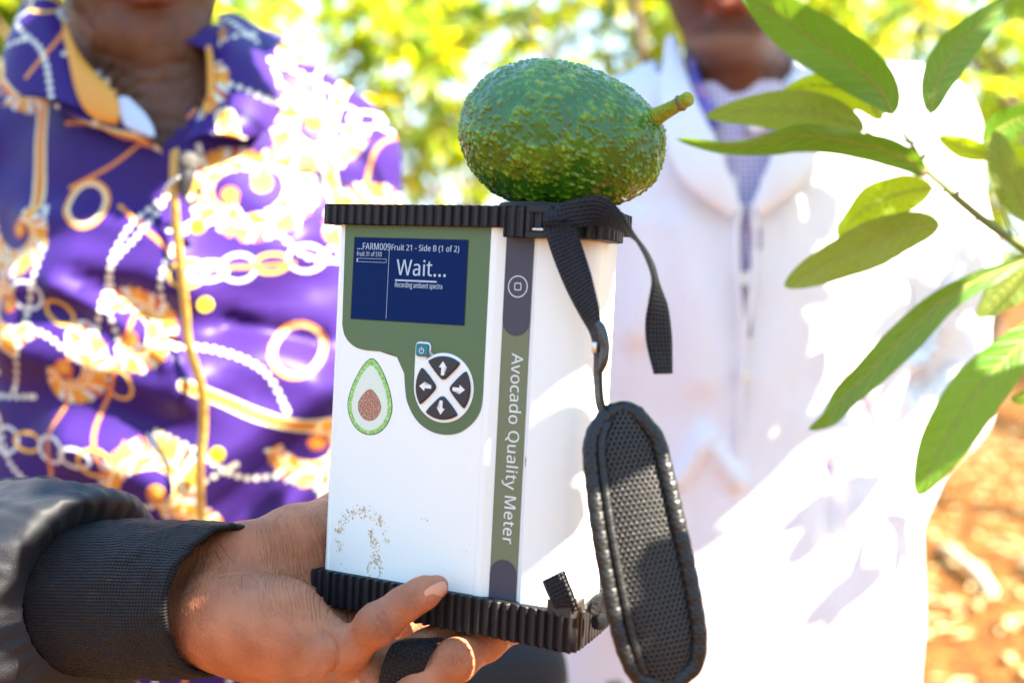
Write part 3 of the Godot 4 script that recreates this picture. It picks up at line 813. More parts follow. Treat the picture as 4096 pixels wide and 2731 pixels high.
func stamp(im: Image, c: Vector2, r: float, col: Color) -> void:
	var size := im.get_size()
	for y in range(int(c.y - r), int(c.y + r) + 1):
		for x in range(int(c.x - r), int(c.x + r) + 1):
			if Vector2(x, y).distance_squared_to(c) <= r * r:
				im.set_pixel(posmod(x, size.x), posmod(y, size.y), col)


func stroke(im: Image, p: Array, r: float, col: Color, gap := 0.0) -> void:
	var long := 0.0
	for i in p.size() - 1:
		long += p[i].distance_to(p[i + 1])
	var step := gap if gap > 0.0 else maxf(0.8, r * 0.5)
	for q in spline(p, maxi(3, int(long / step))):
		stamp(im, q, r, col)


func loop_of(im: Image, c: Vector2, rx: float, ry: float, turn: float, w: float, col: Color) -> void:
	var p := []
	for k in 25:
		p.append(c + Vector2(cos(TAU * k / 24.0) * rx, sin(TAU * k / 24.0) * ry).rotated(turn))
	stroke(im, p, w, col)


func printed_cloth() -> ImageTexture:
	# 1.6 pixels a millimetre, 1024 pixels = 0.64 m
	var im := Image.create(1024, 1024, false, Image.FORMAT_RGB8)
	var violet := lin(0.034, 0.014, 0.125)
	var gold := lin(0.62, 0.36, 0.055)
	var pale := lin(0.66, 0.62, 0.42)
	var rust := lin(0.52, 0.13, 0.05)
	var cream := lin(0.58, 0.62, 0.60)
	var orange := lin(0.66, 0.27, 0.035)
	im.fill(violet)
	var r := RandomNumberGenerator.new()
	r.seed = 12
	# belts
	for b in [[[Vector2(120, 60), Vector2(150, 220), Vector2(205, 420), Vector2(330, 520)], 9.0], [[Vector2(330, 0), Vector2(336, 200), Vector2(348, 330)], 10.0], [[Vector2(760, 40), Vector2(720, 260), Vector2(790, 470)], 9.0], [[Vector2(560, 560), Vector2(700, 620), Vector2(850, 600), Vector2(1000, 660)], 9.0], [[Vector2(30, 560), Vector2(200, 640), Vector2(330, 780), Vector2(520, 840)], 9.0], [[Vector2(600, 800), Vector2(640, 900), Vector2(760, 1000)], 13.0], [[Vector2(900, 700), Vector2(880, 860), Vector2(960, 1010)], 12.0]]:
		stroke(im, b[0], b[1], pale)
		stroke(im, b[0], b[1] * 0.72, gold)
		stroke(im, b[0], b[1] * 0.30, rust)
	# chains of round links
	for ch in [[Vector2(40, 330), Vector2(140, 350), Vector2(250, 410), Vector2(390, 470), Vector2(470, 560)], [Vector2(600, 120), Vector2(680, 190), Vector2(800, 200), Vector2(960, 140)], [Vector2(80, 720), Vector2(180, 700), Vector2(300, 640), Vector2(440, 660)], [Vector2(560, 420), Vector2(700, 400), Vector2(880, 360), Vector2(1010, 300)], [Vector2(700, 760), Vector2(820, 740), Vector2(960, 800)], [Vector2(200, 960), Vector2(340, 900), Vector2(470, 960)]]:
		var s := spline(ch, 13)
		for i in s.size():
			var d: Vector2 = s[mini(i + 1, 12)] - s[maxi(i - 1, 0)]
			loop_of(im, s[i], 21.0, 12.0 if i % 2 else 17.0, d.angle(), 2.5, cream if i % 3 else gold)
	# strings of pearls and twisted ropes
	for k in 60:
		var c := Vector2(r.randf() * 1024.0, r.randf() * 1024.0)
		var a := r.randf() * TAU
		var p := [c]
		for q in 4:
			a += r.randf_range(-0.7, 0.7)
			c += Vector2(cos(a), sin(a)) * 62.0
			p.append(c)
		if k % 2:
			stroke(im, p, 4.2, pale, 10.0)
			stroke(im, p, 2.4, cream, 10.0)
		else:
			stroke(im, p, 3.0, rust)
			stroke(im, p, 1.8, gold, 6.0)
	# plumes: a curling stem with a fringe of fine strokes
	var plumes := [[Vector2(150, 560), 1.0], [Vector2(330, 880), 1.1], [Vector2(640, 300), 0.9], [Vector2(900, 520), 1.0], [Vector2(520, 700), 0.9], [Vector2(110, 880), 1.0], [Vector2(830, 930), 1.0], [Vector2(470, 180), 0.8], [Vector2(960, 60), 0.9], [Vector2(230, 150), 0.8], [Vector2(40, 250), 0.8], [Vector2(780, 660), 0.8], [Vector2(400, 540), 0.7]]
	for k in 30:  # extra pale plumes, denser on the right half to paint its sunlit whiteness
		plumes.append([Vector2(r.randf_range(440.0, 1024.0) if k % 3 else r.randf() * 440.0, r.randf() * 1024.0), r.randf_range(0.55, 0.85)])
	for q in plumes:
		var c: Vector2 = q[0]
		var a0 := r.randf() * TAU
		var hand := 1.0 if r.randf() < 0.5 else -1.0
		var p := []
		for k in 15:
			var w := a0 + hand * k * 0.33
			p.append(c + Vector2(cos(w), sin(w)) * (14.0 + k * 4.2) * q[1])
		var s := spline(p, 60)
		for k in range(2, 59):
			var d: Vector2 = (s[k + 1] - s[k - 1]).normalized()
			for side in [-1.0, 1.0]:
				var e: Vector2 = s[k] + (d.orthogonal() * side + d * 0.8) * (9.0 + 15.0 * sin(PI * k / 60.0) + 5.0 * r.randf()) * q[1]
				stroke(im, [s[k], s[k].lerp(e, 0.5) + d * 2.0, e], 1.7, [orange, gold, cream, rust, pale, orange][(k / 2 + int(side > 0.0) * 3) % 6])
		stroke(im, p, 6.0 * q[1], orange)
		stroke(im, p, 2.4 * q[1], pale)
		stamp(im, c, 15.0 * q[1], gold)
		loop_of(im, c, 10.0, 9.0, 0.0, 2.5, rust)
	# big plain rings
	for q in [[Vector2(262, 742), 34.0], [Vector2(690, 520), 30.0], [Vector2(420, 330), 26.0]]:
		loop_of(im, q[0], q[1], q[1] * 1.1, 0.0, 5.0, orange)
		loop_of(im, q[0], q[1] - 2.0, q[1] * 1.1 - 2.0, 0.0, 1.8, pale)
	return ImageTexture.create_from_image(im)


func make_printed_shirt_man() -> void:
	var t := thing("person", "man in a violet shirt printed with gold chains, left of the meter", "person", Vector3(Vector3(-0.2873, 1.2978, -0.5633).x, 0, Vector3(-0.2873, 1.2978, -0.5633).z))
	var o := t.position
	# ---- skin: head bent forward, neck, upper chest
	var f := Field.new()
	var hb := Basis(Vector3.UP, deg_to_rad(20.0)) * Basis(Vector3.RIGHT, deg_to_rad(14.0)) * Basis(Vector3.BACK, deg_to_rad(5.0))
	var g := Transform3D(hb, Vector3(-0.3298, 1.6771, -0.589) - o)
	add_head(f, g, 0.004)
	f.limb(Vector3(-0.346, 1.5809, -0.6238) - o, Vector3(-0.3269, 1.4739, -0.613) - o, 0.060, 0.066, 0.03)
	f.limb(Vector3(-0.303, 1.5375, -0.5714) - o, Vector3(-0.2942, 1.4803, -0.5633) - o, 0.030, 0.026, 0.03)
	f.egg(Vector3(-0.2934, 1.3835, -0.6081) - o, Vector3(0.16, 0.16, 0.085), 0.04)
	f.limb(Vector3(-0.3904, 1.4758, -0.6331) - o, Vector3(-0.2224, 1.4878, -0.6338) - o, 0.045, 0.045, 0.05)
	var fine := FastNoiseLite.new()
	fine.seed = 31
	fine.frequency = 60.0
	fine.fractal_octaves = 3
	var folds := []
	for k in 5:
		folds.append([Vector3(-0.3532, 1.5464, -0.5569) - o + Vector3(0, -0.012 * k, 0), Vector3(-0.313, 1.5299, -0.546) - o + Vector3(0.004, -0.014 * k, 0), Vector3(-0.2797, 1.5373, -0.5464) - o + Vector3(0.004, -0.017 * k, 0)])
	f.warp = func(p: Vector3) -> float:
		var d := fine.get_noise_3dv(p) * 0.0008
		for q in folds:
			var e: float = line_dist(Vector2(p.x, p.y), [Vector2(q[0].x, q[0].y), Vector2(q[1].x, q[1].y), Vector2(q[2].x, q[2].y)])
			if p.z > q[0].z - 0.05:
				d += 0.0012 * exp(-e * e / 0.000012)
		return d
	var mouth := g * Vector3(0, -0.062, 0.094)
	var inv := g.affine_inverse()
	var color := func(p: Vector3) -> Color:
		var c := Color(0.150, 0.064, 0.033).lerp(Color(0.100, 0.042, 0.022), 0.5 + 0.7 * fine.get_noise_3dv(p * 0.5))
		var l: Vector3 = inv * p
		if l.z > 0.05 and absf(l.x) < 0.028 and absf(l.y + 0.062) < 0.014:
			c = Color(0.16, 0.055, 0.045)
		if l.y < -0.035 and l.z > 0.0 and l.y > -0.14:
			c = c.lerp(Color(0.075, 0.045, 0.032), 0.45 * smoothstep(-0.1, 0.4, fine.get_noise_3dv(p * 6.0)) * smoothstep(-0.040, -0.085, l.y))
		return c
	var skin := bump(mat(Color.WHITE, 0.44, 0.34), noise_tex(0.05, 5), 0.25, Vector3.ONE * 18.0, true)
	skin.vertex_color_use_as_albedo = true
	var body := obj("body", net(f, Vector3(-0.22, 1.20, -0.18), Vector3(0.24, 1.86, 0.20), 0.0062, none, 0.004, none, color), skin, t)
	eyes_and_hair(g, t, lin(0.012, 0.011, 0.011))

	# ---- shirt
	f = Field.new()
	f.egg(Vector3(-0.2966, 1.3521, -0.6113) - o, Vector3(0.188, 0.24, 0.118), 0.05)
	f.egg(Vector3(-0.2966, 1.1904, -0.6025) - o, Vector3(0.176, 0.26, 0.122), 0.08)
	f.egg(Vector3(-0.2966, 1.0129, -0.5928) - o, Vector3(0.172, 0.26, 0.120), 0.08)
	f.limb(Vector3(-0.2704, 1.5317, -0.6362) - o, Vector3(-0.165, 1.4661, -0.6226) - o, 0.046, 0.052, 0.05)
	f.limb(Vector3(-0.3944, 1.5277, -0.636) - o, Vector3(-0.4585, 1.4661, -0.6226) - o, 0.046, 0.052, 0.05)
	f.chain([Vector3(-0.1584, 1.4487, -0.6166) - o, Vector3(-0.1432, 1.328, -0.625) - o, Vector3(-0.1466, 1.1808, -0.587) - o], [0.052, 0.050, 0.046], 0.03)
	f.chain([Vector3(-0.4606, 1.4487, -0.6166) - o, Vector3(-0.4904, 1.32, -0.6246) - o, Vector3(-0.4703, 1.1808, -0.587) - o], [0.052, 0.050, 0.046], 0.03)
	f.limb(Vector3(-0.3237, 1.5382, -0.6265) - o, Vector3(-0.3131, 1.4739, -0.613) - o, 0.070, 0.090, 0.04)
	var wr := FastNoiseLite.new()
	wr.seed = 8
	wr.frequency = 1.0
	wr.fractal_octaves = 2
	# folds pulled towards the buttons: crest lines, width, height
	var crest := [
		[flat2([Vector3(-0.398, 1.3529, -0.4962) - o, Vector3(-0.3449, 1.3723, -0.4873) - o, Vector3(-0.2961, 1.367, -0.4769) - o, Vector3(-0.2699, 1.353, -0.4762) - o]), 0.026, 0.020],
		[flat2([Vector3(-0.3625, 1.3476, -0.4859) - o, Vector3(-0.3307, 1.3318, -0.485) - o, Vector3(-0.2961, 1.3111, -0.4739) - o, Vector3(-0.2716, 1.2936, -0.4729) - o]), 0.011, 0.014],
		[flat2([Vector3(-0.4085, 1.3053, -0.4836) - o, Vector3(-0.3661, 1.2965, -0.4831) - o, Vector3(-0.3136, 1.2866, -0.4726) - o, Vector3(-0.2646, 1.2691, -0.4716) - o]), 0.024, 0.019],
		[flat2([Vector3(-0.3519, 1.2224, -0.4791) - o, Vector3(-0.3237, 1.2153, -0.4787) - o, Vector3(-0.2891, 1.1992, -0.4678) - o, Vector3(-0.2611, 1.1748, -0.4664) - o]), 0.022, 0.017],
		[flat2([Vector3(-0.398, 1.4027, -0.4989) - o, Vector3(-0.3343, 1.4058, -0.4891) - o, Vector3(-0.2961, 1.3949, -0.4785) - o, Vector3(-0.2716, 1.3862, -0.478) - o]), 0.014, 0.010],
		[flat2([Vector3(-0.2471, 1.353, -0.4762) - o, Vector3(-0.2177, 1.367, -0.487) - o, Vector3(-0.1769, 1.3814, -0.4978) - o]), 0.026, 0.014],
		[flat2([Vector3(-0.2436, 1.2761, -0.472) - o, Vector3(-0.2035, 1.2859, -0.4825) - o, Vector3(-0.1626, 1.2781, -0.4921) - o]), 0.030, 0.015],
		[flat2([Vector3(-0.2436, 1.2062, -0.4682) - o, Vector3(-0.2035, 1.24, -0.48) - o, Vector3(-0.1555, 1.2425, -0.4902) - o]), 0.026, 0.014],
		[flat2([Vector3(-0.2296, 1.318, -0.4743) - o, Vector3(-0.1965, 1.3106, -0.4839) - o, Vector3(-0.1626, 1.2994, -0.4933) - o]), 0.010, -0.012],
	]
	f.warp = func(p: Vector3) -> float:
		var d := wr.get_noise_3d(p.x * 7.0, p.y * 15.0 + p.x * 5.0, p.z * 7.0) * 0.006
		if p.z > 0.0:
			var q := Vector2(p.x, p.y)
			for c in crest:
				var e: float = line_dist(q, c[0]) / c[1]
				if e < 2.6:
					d -= c[2] * exp(-e * e)
		return d
	var neck := flat2([Vector3(-0.3322, 1.5028, -0.5345) - o, Vector3(-0.29, 1.4552, -0.5318) - o, Vector3(-0.2589, 1.5101, -0.5349) - o])
	var hole: Vector3 = Vector3(-0.3269, 1.5485, -0.6171) - o
	var keep := func(p: Vector3) -> bool:
		if p.distance_to(hole) < 0.088:
			return false
		# the open front below the collar
		var tt: float = (neck[1].y - p.y)
		return not (p.z > 0.02 and tt < 0.0 and absf(p.x - neck[1].x) < -tt * 0.75)
	var uvf := func(p: Vector3) -> Vector2:
		return Vector2((p.x + 0.32) / 0.64, (1.62 - p.y) / 0.64)
	var cloth := mat(Color.WHITE, 0.40, 0.25)
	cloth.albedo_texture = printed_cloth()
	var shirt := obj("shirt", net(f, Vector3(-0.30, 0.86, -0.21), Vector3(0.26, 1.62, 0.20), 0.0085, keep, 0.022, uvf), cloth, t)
	var cloth2: StandardMaterial3D = cloth.duplicate()
	cloth2.uv1_scale = Vector3(1.0 / 0.64, 1.0 / 0.64, 1)
	cloth2.uv1_offset = Vector3(0.5, 0.1, 0)
	var facing := mat(lin(0.60, 0.26, 0.025), 0.6)
	# collar: outer fall, orange inner facing
	obj("collar_fall", sheet([Vector3(-0.3848, 1.5846, -0.564) - o, Vector3(-0.3656, 1.5442, -0.5217) - o, Vector3(-0.3483, 1.5089, -0.4997) - o, Vector3(-0.3295, 1.4777, -0.489) - o], [Vector3(-0.4166, 1.6044, -0.5701) - o, Vector3(-0.4257, 1.554, -0.5373) - o, Vector3(-0.4234, 1.5146, -0.5151) - o, Vector3(-0.4064, 1.5009, -0.4983) - o, ], 0.003, 30, 12, 0.012), cloth2, shirt)
	obj("collar_fall", sheet([Vector3(-0.3463, 1.5202, -0.5054) - o, Vector3(-0.3295, 1.4777, -0.489) - o, Vector3(-0.3066, 1.4666, -0.4824) - o, Vector3(-0.2803, 1.4533, -0.4777) - o], [Vector3(-0.4037, 1.5037, -0.5004) - o, Vector3(-0.3844, 1.5, -0.4962) - o, Vector3(-0.3432, 1.4857, -0.4884) - o, Vector3(-0.295, 1.4592, -0.478) - o], 0.003, 30, 12, 0.004), cloth2, shirt)
	obj("collar_facing", sheet([Vector3(-0.3913, 1.5799, -0.5587) - o, Vector3(-0.3677, 1.5425, -0.5116) - o, Vector3(-0.351, 1.5002, -0.4872) - o, Vector3(-0.3354, 1.4813, -0.4802) - o, Vector3(-0.3166, 1.4759, -0.4789) - o], [Vector3(-0.3886, 1.5836, -0.5589) - o, Vector3(-0.3631, 1.5442, -0.5217) - o, Vector3(-0.3367, 1.5173, -0.4972) - o, Vector3(-0.3205, 1.5018, -0.4863) - o, Vector3(-0.3131, 1.4847, -0.4804) - o], 0.0025, 30, 10, 0.003), facing, shirt)
	obj("collar_point", sheet([Vector3(-0.318, 1.4988, -0.4872) - o, Vector3(-0.3138, 1.4846, -0.4794) - o, Vector3(-0.308, 1.4738, -0.4758) - o, Vector3(-0.2884, 1.4653, -0.4733) - o], [Vector3(-0.3081, 1.4976, -0.4891) - o, Vector3(-0.2961, 1.4865, -0.4835) - o, Vector3(-0.2877, 1.4748, -0.4778) - o, Vector3(-0.2848, 1.4661, -0.4744) - o], 0.0025, 24, 8, 0.001), mat(lin(0.45, 0.50, 0.62), 0.6), shirt)
	obj("collar_fall", sheet([Vector3(-0.2614, 1.5878, -0.5992) - o, Vector3(-0.2479, 1.5467, -0.5369) - o, Vector3(-0.25, 1.5024, -0.5044) - o, Vector3(-0.2633, 1.4608, -0.4771) - o], [Vector3(-0.2207, 1.5586, -0.6076) - o, Vector3(-0.2001, 1.5165, -0.5552) - o, Vector3(-0.2002, 1.4786, -0.5131) - o, Vector3(-0.2181, 1.466, -0.4944) - o], 0.003, 30, 12, 0.010), cloth2, shirt)
	obj("collar_edge", tube([Vector3(-0.2548, 1.5466, -0.5318) - o, Vector3(-0.2499, 1.5292, -0.5179) - o, Vector3(-0.2473, 1.5116, -0.5069) - o, Vector3(-0.2468, 1.4988, -0.4982) - o], [0.0022, 0.0030, 0.0030, 0.0020], 12, 20), facing, shirt)
	# gold-edged button band
	var band := [Vector3(-0.2708, 1.4558, -0.4788) - o, Vector3(-0.2687, 1.4289, -0.4663) - o, Vector3(-0.2657, 1.4011, -0.4588) - o, Vector3(-0.2608, 1.3668, -0.4509) - o, Vector3(-0.2562, 1.3328, -0.447) - o, Vector3(-0.253, 1.3023, -0.4434) - o, Vector3(-0.2418, 1.2687, -0.4375) - o, Vector3(-0.2409, 1.238, -0.4378) - o, Vector3(-0.2427, 1.2047, -0.432) - o, Vector3(-0.2423, 1.1635, -0.4338) - o, Vector3(-0.2414, 1.1223, -0.4335) - o, Vector3(-0.2412, 1.0606, -0.4322) - o]
	obj("button_band", ribbon(band, [Vector3(0.75, 0, 0.65), Vector3(0.8, 0, 0.6), Vector3(0.7, 0, 0.7)], [0.0056, 0.0056, 0.0060], 0.003, 90, 7), bump(mat(lin(0.52, 0.27, 0.035), 0.55), noise_tex(0.02, 4), 1.0, Vector3(9, 9, 1)), shirt)
	for b in [Vector3(-0.23, 1.2163, -0.4347) - o, Vector3(-0.2405, 1.3328, -0.447) - o, Vector3(-0.2495, 1.3944, -0.4624) - o]:
		var disc := CylinderMesh.new()
		disc.top_radius = 0.0058
		disc.bottom_radius = 0.0064
		disc.height = 0.0035
		disc.radial_segments = 28
		obj("button", disc, mat(lin(0.62, 0.42, 0.02), 0.3), shirt, Transform3D(Basis(Vector3.RIGHT, PI * 0.5), b))
	# trousers, below the frame
	f = Field.new()
	for s in [-0.09, 0.09]:
		f.limb(Vector3(s, 0.95, -0.02), Vector3(s * 1.1, 0.50, 0.0), 0.095, 0.070, 0.05)
		f.limb(Vector3(s * 1.1, 0.50, 0.0), Vector3(s * 1.15, 0.10, -0.02), 0.070, 0.058, 0.02)
		f.limb(Vector3(s * 1.15, 0.05, -0.04), Vector3(s * 1.3, 0.04, 0.13), 0.045, 0.040, 0.02)
	obj("trousers", net(f, Vector3(-0.25, -0.02, -0.16), Vector3(0.25, 1.06, 0.22), 0.022), mat(lin(0.03, 0.03, 0.035), 0.8), t)
	# small clip-on microphone at the collar
	var mic := thing("clip_microphone", "small clip-on microphone with grey foam tip on the violet shirt's button band", "microphone", Vector3(-0.2554, 1.445, -0.4612))
	var mo := mic.position
	var foam := SphereMesh.new()
	foam.radius = 0.0085
	foam.height = 0.018
	obj("foam_tip", foam, bump(mat(lin(0.12, 0.115, 0.11), 0.95), noise_tex(0.09, 3), 1.6, Vector3.ONE * 50.0, true), mic)
	obj("microphone_body", tube([Vector3(-0.001, -0.005, 0), Vector3(-0.002, -0.014, 0.001), Vector3(-0.004, -0.026, 0.001)], [0.0060, 0.0064, 0.0042], 14, 12), mat(lin(0.02, 0.02, 0.024), 0.4), mic)
	obj("metal_clip", tube([Vector3(-0.006, -0.012, 0.004), Vector3(-0.014, -0.018, 0.004), Vector3(-0.019, -0.026, 0.003)], [0.0018, 0.0022, 0.0018], 10, 12), M.steel, mic)
	obj("microphone_cable", tube([Vector3(-0.004, -0.026, 0.001), Vector3(0.004, -0.034, 0.0), Vector3(0.008, -0.020, 0.0), Vector3(0.012, -0.034, -0.004)], [0.0016, 0.0016, 0.0016, 0.0012], 8, 24), mat(lin(0.02, 0.02, 0.024), 0.5), mic)


func make_coat_man() -> void:
	var t := thing("person", "man in an open white coat over a lavender checked shirt, behind the leaves", "person", Vector3(Vector3(0.2641, 1.2797, -0.8928).x, 0, Vector3(0.2641, 1.2797, -0.8928).z))
	var o := t.position
	var f := Field.new()
	var hb := Basis(Vector3.UP, deg_to_rad(-4.0)) * Basis(Vector3.RIGHT, deg_to_rad(6.0))
	var g := Transform3D(hb, Vector3(0.2411, 1.723, -0.917) - o)
	add_head(f, g, 0.002)
	f.limb(Vector3(0.257, 1.6396, -0.9425) - o, Vector3(0.2663, 1.5057, -0.9452) - o, 0.059, 0.066, 0.03)
	f.limb(Vector3(0.2484, 1.5965, -0.8901) - o, Vector3(0.2541, 1.5343, -0.8917) - o, 0.022, 0.020, 0.03)
	f.egg(Vector3(0.2713, 1.4102, -0.94) - o, Vector3(0.16, 0.15, 0.080), 0.04)
	f.limb(Vector3(0.1946, 1.5219, -0.9561) - o, Vector3(0.3567, 1.5219, -0.9561) - o, 0.045, 0.045, 0.05)
	var fine := FastNoiseLite.new()
	fine.seed = 51
	fine.frequency = 60.0
	fine.fractal_octaves = 3
	f.warp = func(p: Vector3) -> float: return fine.get_noise_3dv(p) * 0.0010
	var inv := g.affine_inverse()
	var color := func(p: Vector3) -> Color:
		var c := Color(0.115, 0.038, 0.020).lerp(Color(0.075, 0.025, 0.014), 0.5 + 0.7 * fine.get_noise_3dv(p * 0.5))
		var l: Vector3 = inv * p
		if l.z > 0.05 and absf(l.x) < 0.028 and absf(l.y + 0.066) < 0.013:
			c = Color(0.19, 0.060, 0.042)
		if l.z > 0.0:
			# grey stubble along the jaw
			c = c.lerp(Color(0.24, 0.19, 0.18), 0.55 * smoothstep(-0.098, -0.108, l.y) * smoothstep(-0.14, -0.118, l.y))
		return c
	var skin := bump(mat(Color.WHITE, 0.45, 0.34), noise_tex(0.05, 5), 0.25, Vector3.ONE * 18.0, true)
	skin.vertex_color_use_as_albedo = true
	obj("body", net(f, Vector3(-0.24, 1.22, -0.16), Vector3(0.24, 1.82, 0.20), 0.0070, none, 0.003, none, color), skin, t)
	eyes_and_hair(g, t, lin(0.02, 0.02, 0.02))

	# ---- checked shirt
	var shape := func(grow: float) -> Field:
		var s := Field.new()
		s.egg(Vector3(0.274, 1.3498, -0.9517) - o, Vector3(0.195, 0.26, 0.118) + Vector3.ONE * grow, 0.05)
		s.egg(Vector3(0.274, 1.1163, -0.939) - o, Vector3(0.180, 0.28, 0.122) + Vector3.ONE * grow, 0.08)
		s.limb(Vector3(0.2374, 1.5669, -0.9736) - o, Vector3(0.1658, 1.5235, -0.9712) - o, 0.042 + grow, 0.056 + grow, 0.05)
		s.limb(Vector3(0.3039, 1.5669, -0.9736) - o, Vector3(0.4625, 1.5235, -0.9712) - o, 0.046 + grow, 0.062 + grow, 0.05)
		return s
	f = shape.call(0.0)
	f.limb(Vector3(0.2637, 1.5711, -0.9488) - o, Vector3(0.2663, 1.5107, -0.9455) - o, 0.068, 0.080, 0.04)
	var hole: Vector3 = Vector3(0.261, 1.5996, -0.9403) - o
	var keep := func(p: Vector3) -> bool: return p.distance_to(hole) > 0.080
	var check := Image.create(32, 32, false, Image.FORMAT_RGB8)
	for y in 32:
		for x in 32:
			var k := (0.5 if x % 16 < 6 else 0.0) + (0.5 if y % 16 < 6 else 0.0)
			check.set_pixel(x, y, lin(0.62, 0.58, 0.68).lerp(lin(0.20, 0.15, 0.42), k))
	var checked := mat(Color.WHITE, 0.7)
	checked.albedo_texture = ImageTexture.create_from_image(check)
	checked.uv1_scale = Vector3(1.0 / 0.012, 1.0 / 0.012, 1)
	var flat := func(p: Vector3) -> Vector2: return Vector2(p.x, -p.y)
	var shirt := obj("checked_shirt", net(f, Vector3(-0.28, 0.95, -0.18), Vector3(0.28, 1.62, 0.20), 0.013, keep, 0.0, flat), checked, t)
	var blue := bump(mat(lin(0.10, 0.085, 0.40), 0.65), noise_tex(0.03, 3), 0.3)
	blue.albedo_texture = noise_tex(0.02, 3, FastNoiseLite.TYPE_CELLULAR, 256, ramp([[0.0, lin(0.05, 0.04, 0.28)], [0.5, lin(0.10, 0.10, 0.45)], [0.8, lin(0.45, 0.20, 0.40)], [1.0, lin(0.15, 0.35, 0.55)]]))
	blue.albedo_color = Color.WHITE
	blue.uv1_scale = Vector3(9, 9, 1)
	obj("shirt_collar", sheet([Vector3(0.21, 1.6146, -0.9412) - o, Vector3(0.2081, 1.5799, -0.8912) - o, Vector3(0.2137, 1.5501, -0.8655) - o, Vector3(0.2275, 1.528, -0.8463) - o], [Vector3(0.202, 1.6146, -0.9412) - o, Vector3(0.1975, 1.5702, -0.8907) - o, Vector3(0.2013, 1.5297, -0.8604) - o, Vector3(0.2172, 1.5095, -0.8393) - o], 0.004, 24, 8, 0.002), blue, shirt)
	obj("shirt_collar", sheet([Vector3(0.3195, 1.6096, -0.9409) - o, Vector3(0.2996, 1.5678, -0.8905) - o, Vector3(0.278, 1.543, -0.8651) - o, Vector3(0.2452, 1.5189, -0.8398) - o], [Vector3(0.337, 1.6046, -0.9406) - o, Vector3(0.3196, 1.5561, -0.8929) - o, Vector3(0.2962, 1.5211, -0.8599) - o, Vector3(0.2589, 1.5046, -0.837) - o], 0.004, 24, 8, 0.002), mat(lin(0.62, 0.58, 0.70), 0.7), shirt)

	# ---- white coat
	f = shape.call(0.012)
	f.egg(Vector3(0.2664, 0.8422, -0.924) - o, Vector3(0.205, 0.34, 0.135), 0.10)
	f.chain([Vector3(0.4712, 1.5077, -0.9654) - o, Vector3(0.5032, 1.3703, -0.9779) - o, Vector3(0.4884, 1.2031, -0.9387) - o], [0.070, 0.062, 0.060], 0.04)
	f.chain([Vector3(0.4884, 1.2031, -0.9387) - o, Vector3(0.4227, 1.1277, -0.8995) - o, Vector3(0.3439, 1.0858, -0.8572) - o], [0.060, 0.050, 0.040], 0.03)
	f.chain([Vector3(0.155, 1.5077, -0.9654) - o, Vector3(0.1261, 1.3703, -0.9779) - o, Vector3(0.1338, 1.188, -0.9379) - o], [0.066, 0.060, 0.058], 0.04)
	f.chain([Vector3(0.1338, 1.188, -0.9379) - o, Vector3(0.137, 1.0704, -0.9114) - o, Vector3(0.149, 0.9783, -0.8763) - o], [0.058, 0.052, 0.044], 0.03)
	var wr := FastNoiseLite.new()
	wr.seed = 18
	wr.frequency = 1.0
	wr.fractal_octaves = 3
	var crest := [
		[flat2([Vector3(0.4935, 1.4086, -0.8898) - o, Vector3(0.4643, 1.3503, -0.8866) - o, Vector3(0.4545, 1.2822, -0.8829) - o]), 0.014, -0.024],
		[flat2([Vector3(0.5178, 1.3891, -0.8888) - o, Vector3(0.4886, 1.3211, -0.8851) - o, Vector3(0.4594, 1.2531, -0.8813) - o]), 0.012, 0.020],
		[flat2([Vector3(0.5227, 1.3211, -0.8851) - o, Vector3(0.4837, 1.2579, -0.8816) - o, Vector3(0.4521, 1.2336, -0.8803) - o]), 0.012, -0.024],
		[flat2([Vector3(0.3606, 1.2314, -0.8) - o, Vector3(0.379, 1.2038, -0.7985) - o, Vector3(0.3928, 1.1717, -0.7968) - o]), 0.012, -0.022],
		[flat2([Vector3(0.3422, 1.1487, -0.7955) - o, Vector3(0.3422, 1.1028, -0.793) - o, Vector3(0.3445, 1.066, -0.791) - o]), 0.014, -0.022],
		[flat2([Vector3(0.1372, 1.4159, -0.8301) - o, Vector3(0.1419, 1.3507, -0.8266) - o, Vector3(0.1372, 1.2947, -0.8235) - o]), 0.016, 0.010],
		[flat2([Vector3(0.2364, 1.1395, -0.795) - o, Vector3(0.2042, 1.1854, -0.7975) - o, Vector3(0.1766, 1.1349, -0.7948) - o]), 0.010, 0.010],
		[flat2([Vector3(0.1792, 1.4066, -0.8296) - o, Vector3(0.1979, 1.3227, -0.8251) - o, Vector3(0.2025, 1.2481, -0.821) - o]), 0.020, 0.008],
	]
	f.warp = func(p: Vector3) -> float:
		var d := wr.get_noise_3d(p.x * 13.0, p.y * 6.0 + p.x * 4.0, p.z * 10.0) * 0.004
		if p.z > 0.0:
			var q := Vector2(p.x, p.y)
			for c in crest:
				var e: float = line_dist(q, c[0]) / c[1]
				if e < 2.6:
					d -= c[2] * exp(-e * e)
		return d
	var lft := flat2([Vector3(0.1805, 1.6228, -0.8515) - o, Vector3(0.1993, 1.543, -0.8471) - o, Vector3(0.2275, 1.4914, -0.8443) - o, Vector3(0.2463, 1.4304, -0.841) - o, Vector3(0.2416, 1.3881, -0.8386) - o, Vector3(0.2463, 1.2849, -0.833) - o])
	var rgt := flat2([Vector3(0.3168, 1.6228, -0.8515) - o, Vector3(0.2933, 1.543, -0.8471) - o, Vector3(0.282, 1.4914, -0.8443) - o, Vector3(0.2585, 1.4304, -0.841) - o, Vector3(0.2623, 1.3881, -0.8386) - o, Vector3(0.2491, 1.2849, -0.833) - o])
	var edge := func(q: Array, y: float) -> float:
		for i in q.size() - 1:
			if y <= q[i].y and y >= q[i + 1].y:
				return lerpf(q[i].x, q[i + 1].x, (q[i].y - y) / (q[i].y - q[i + 1].y))
		return INF
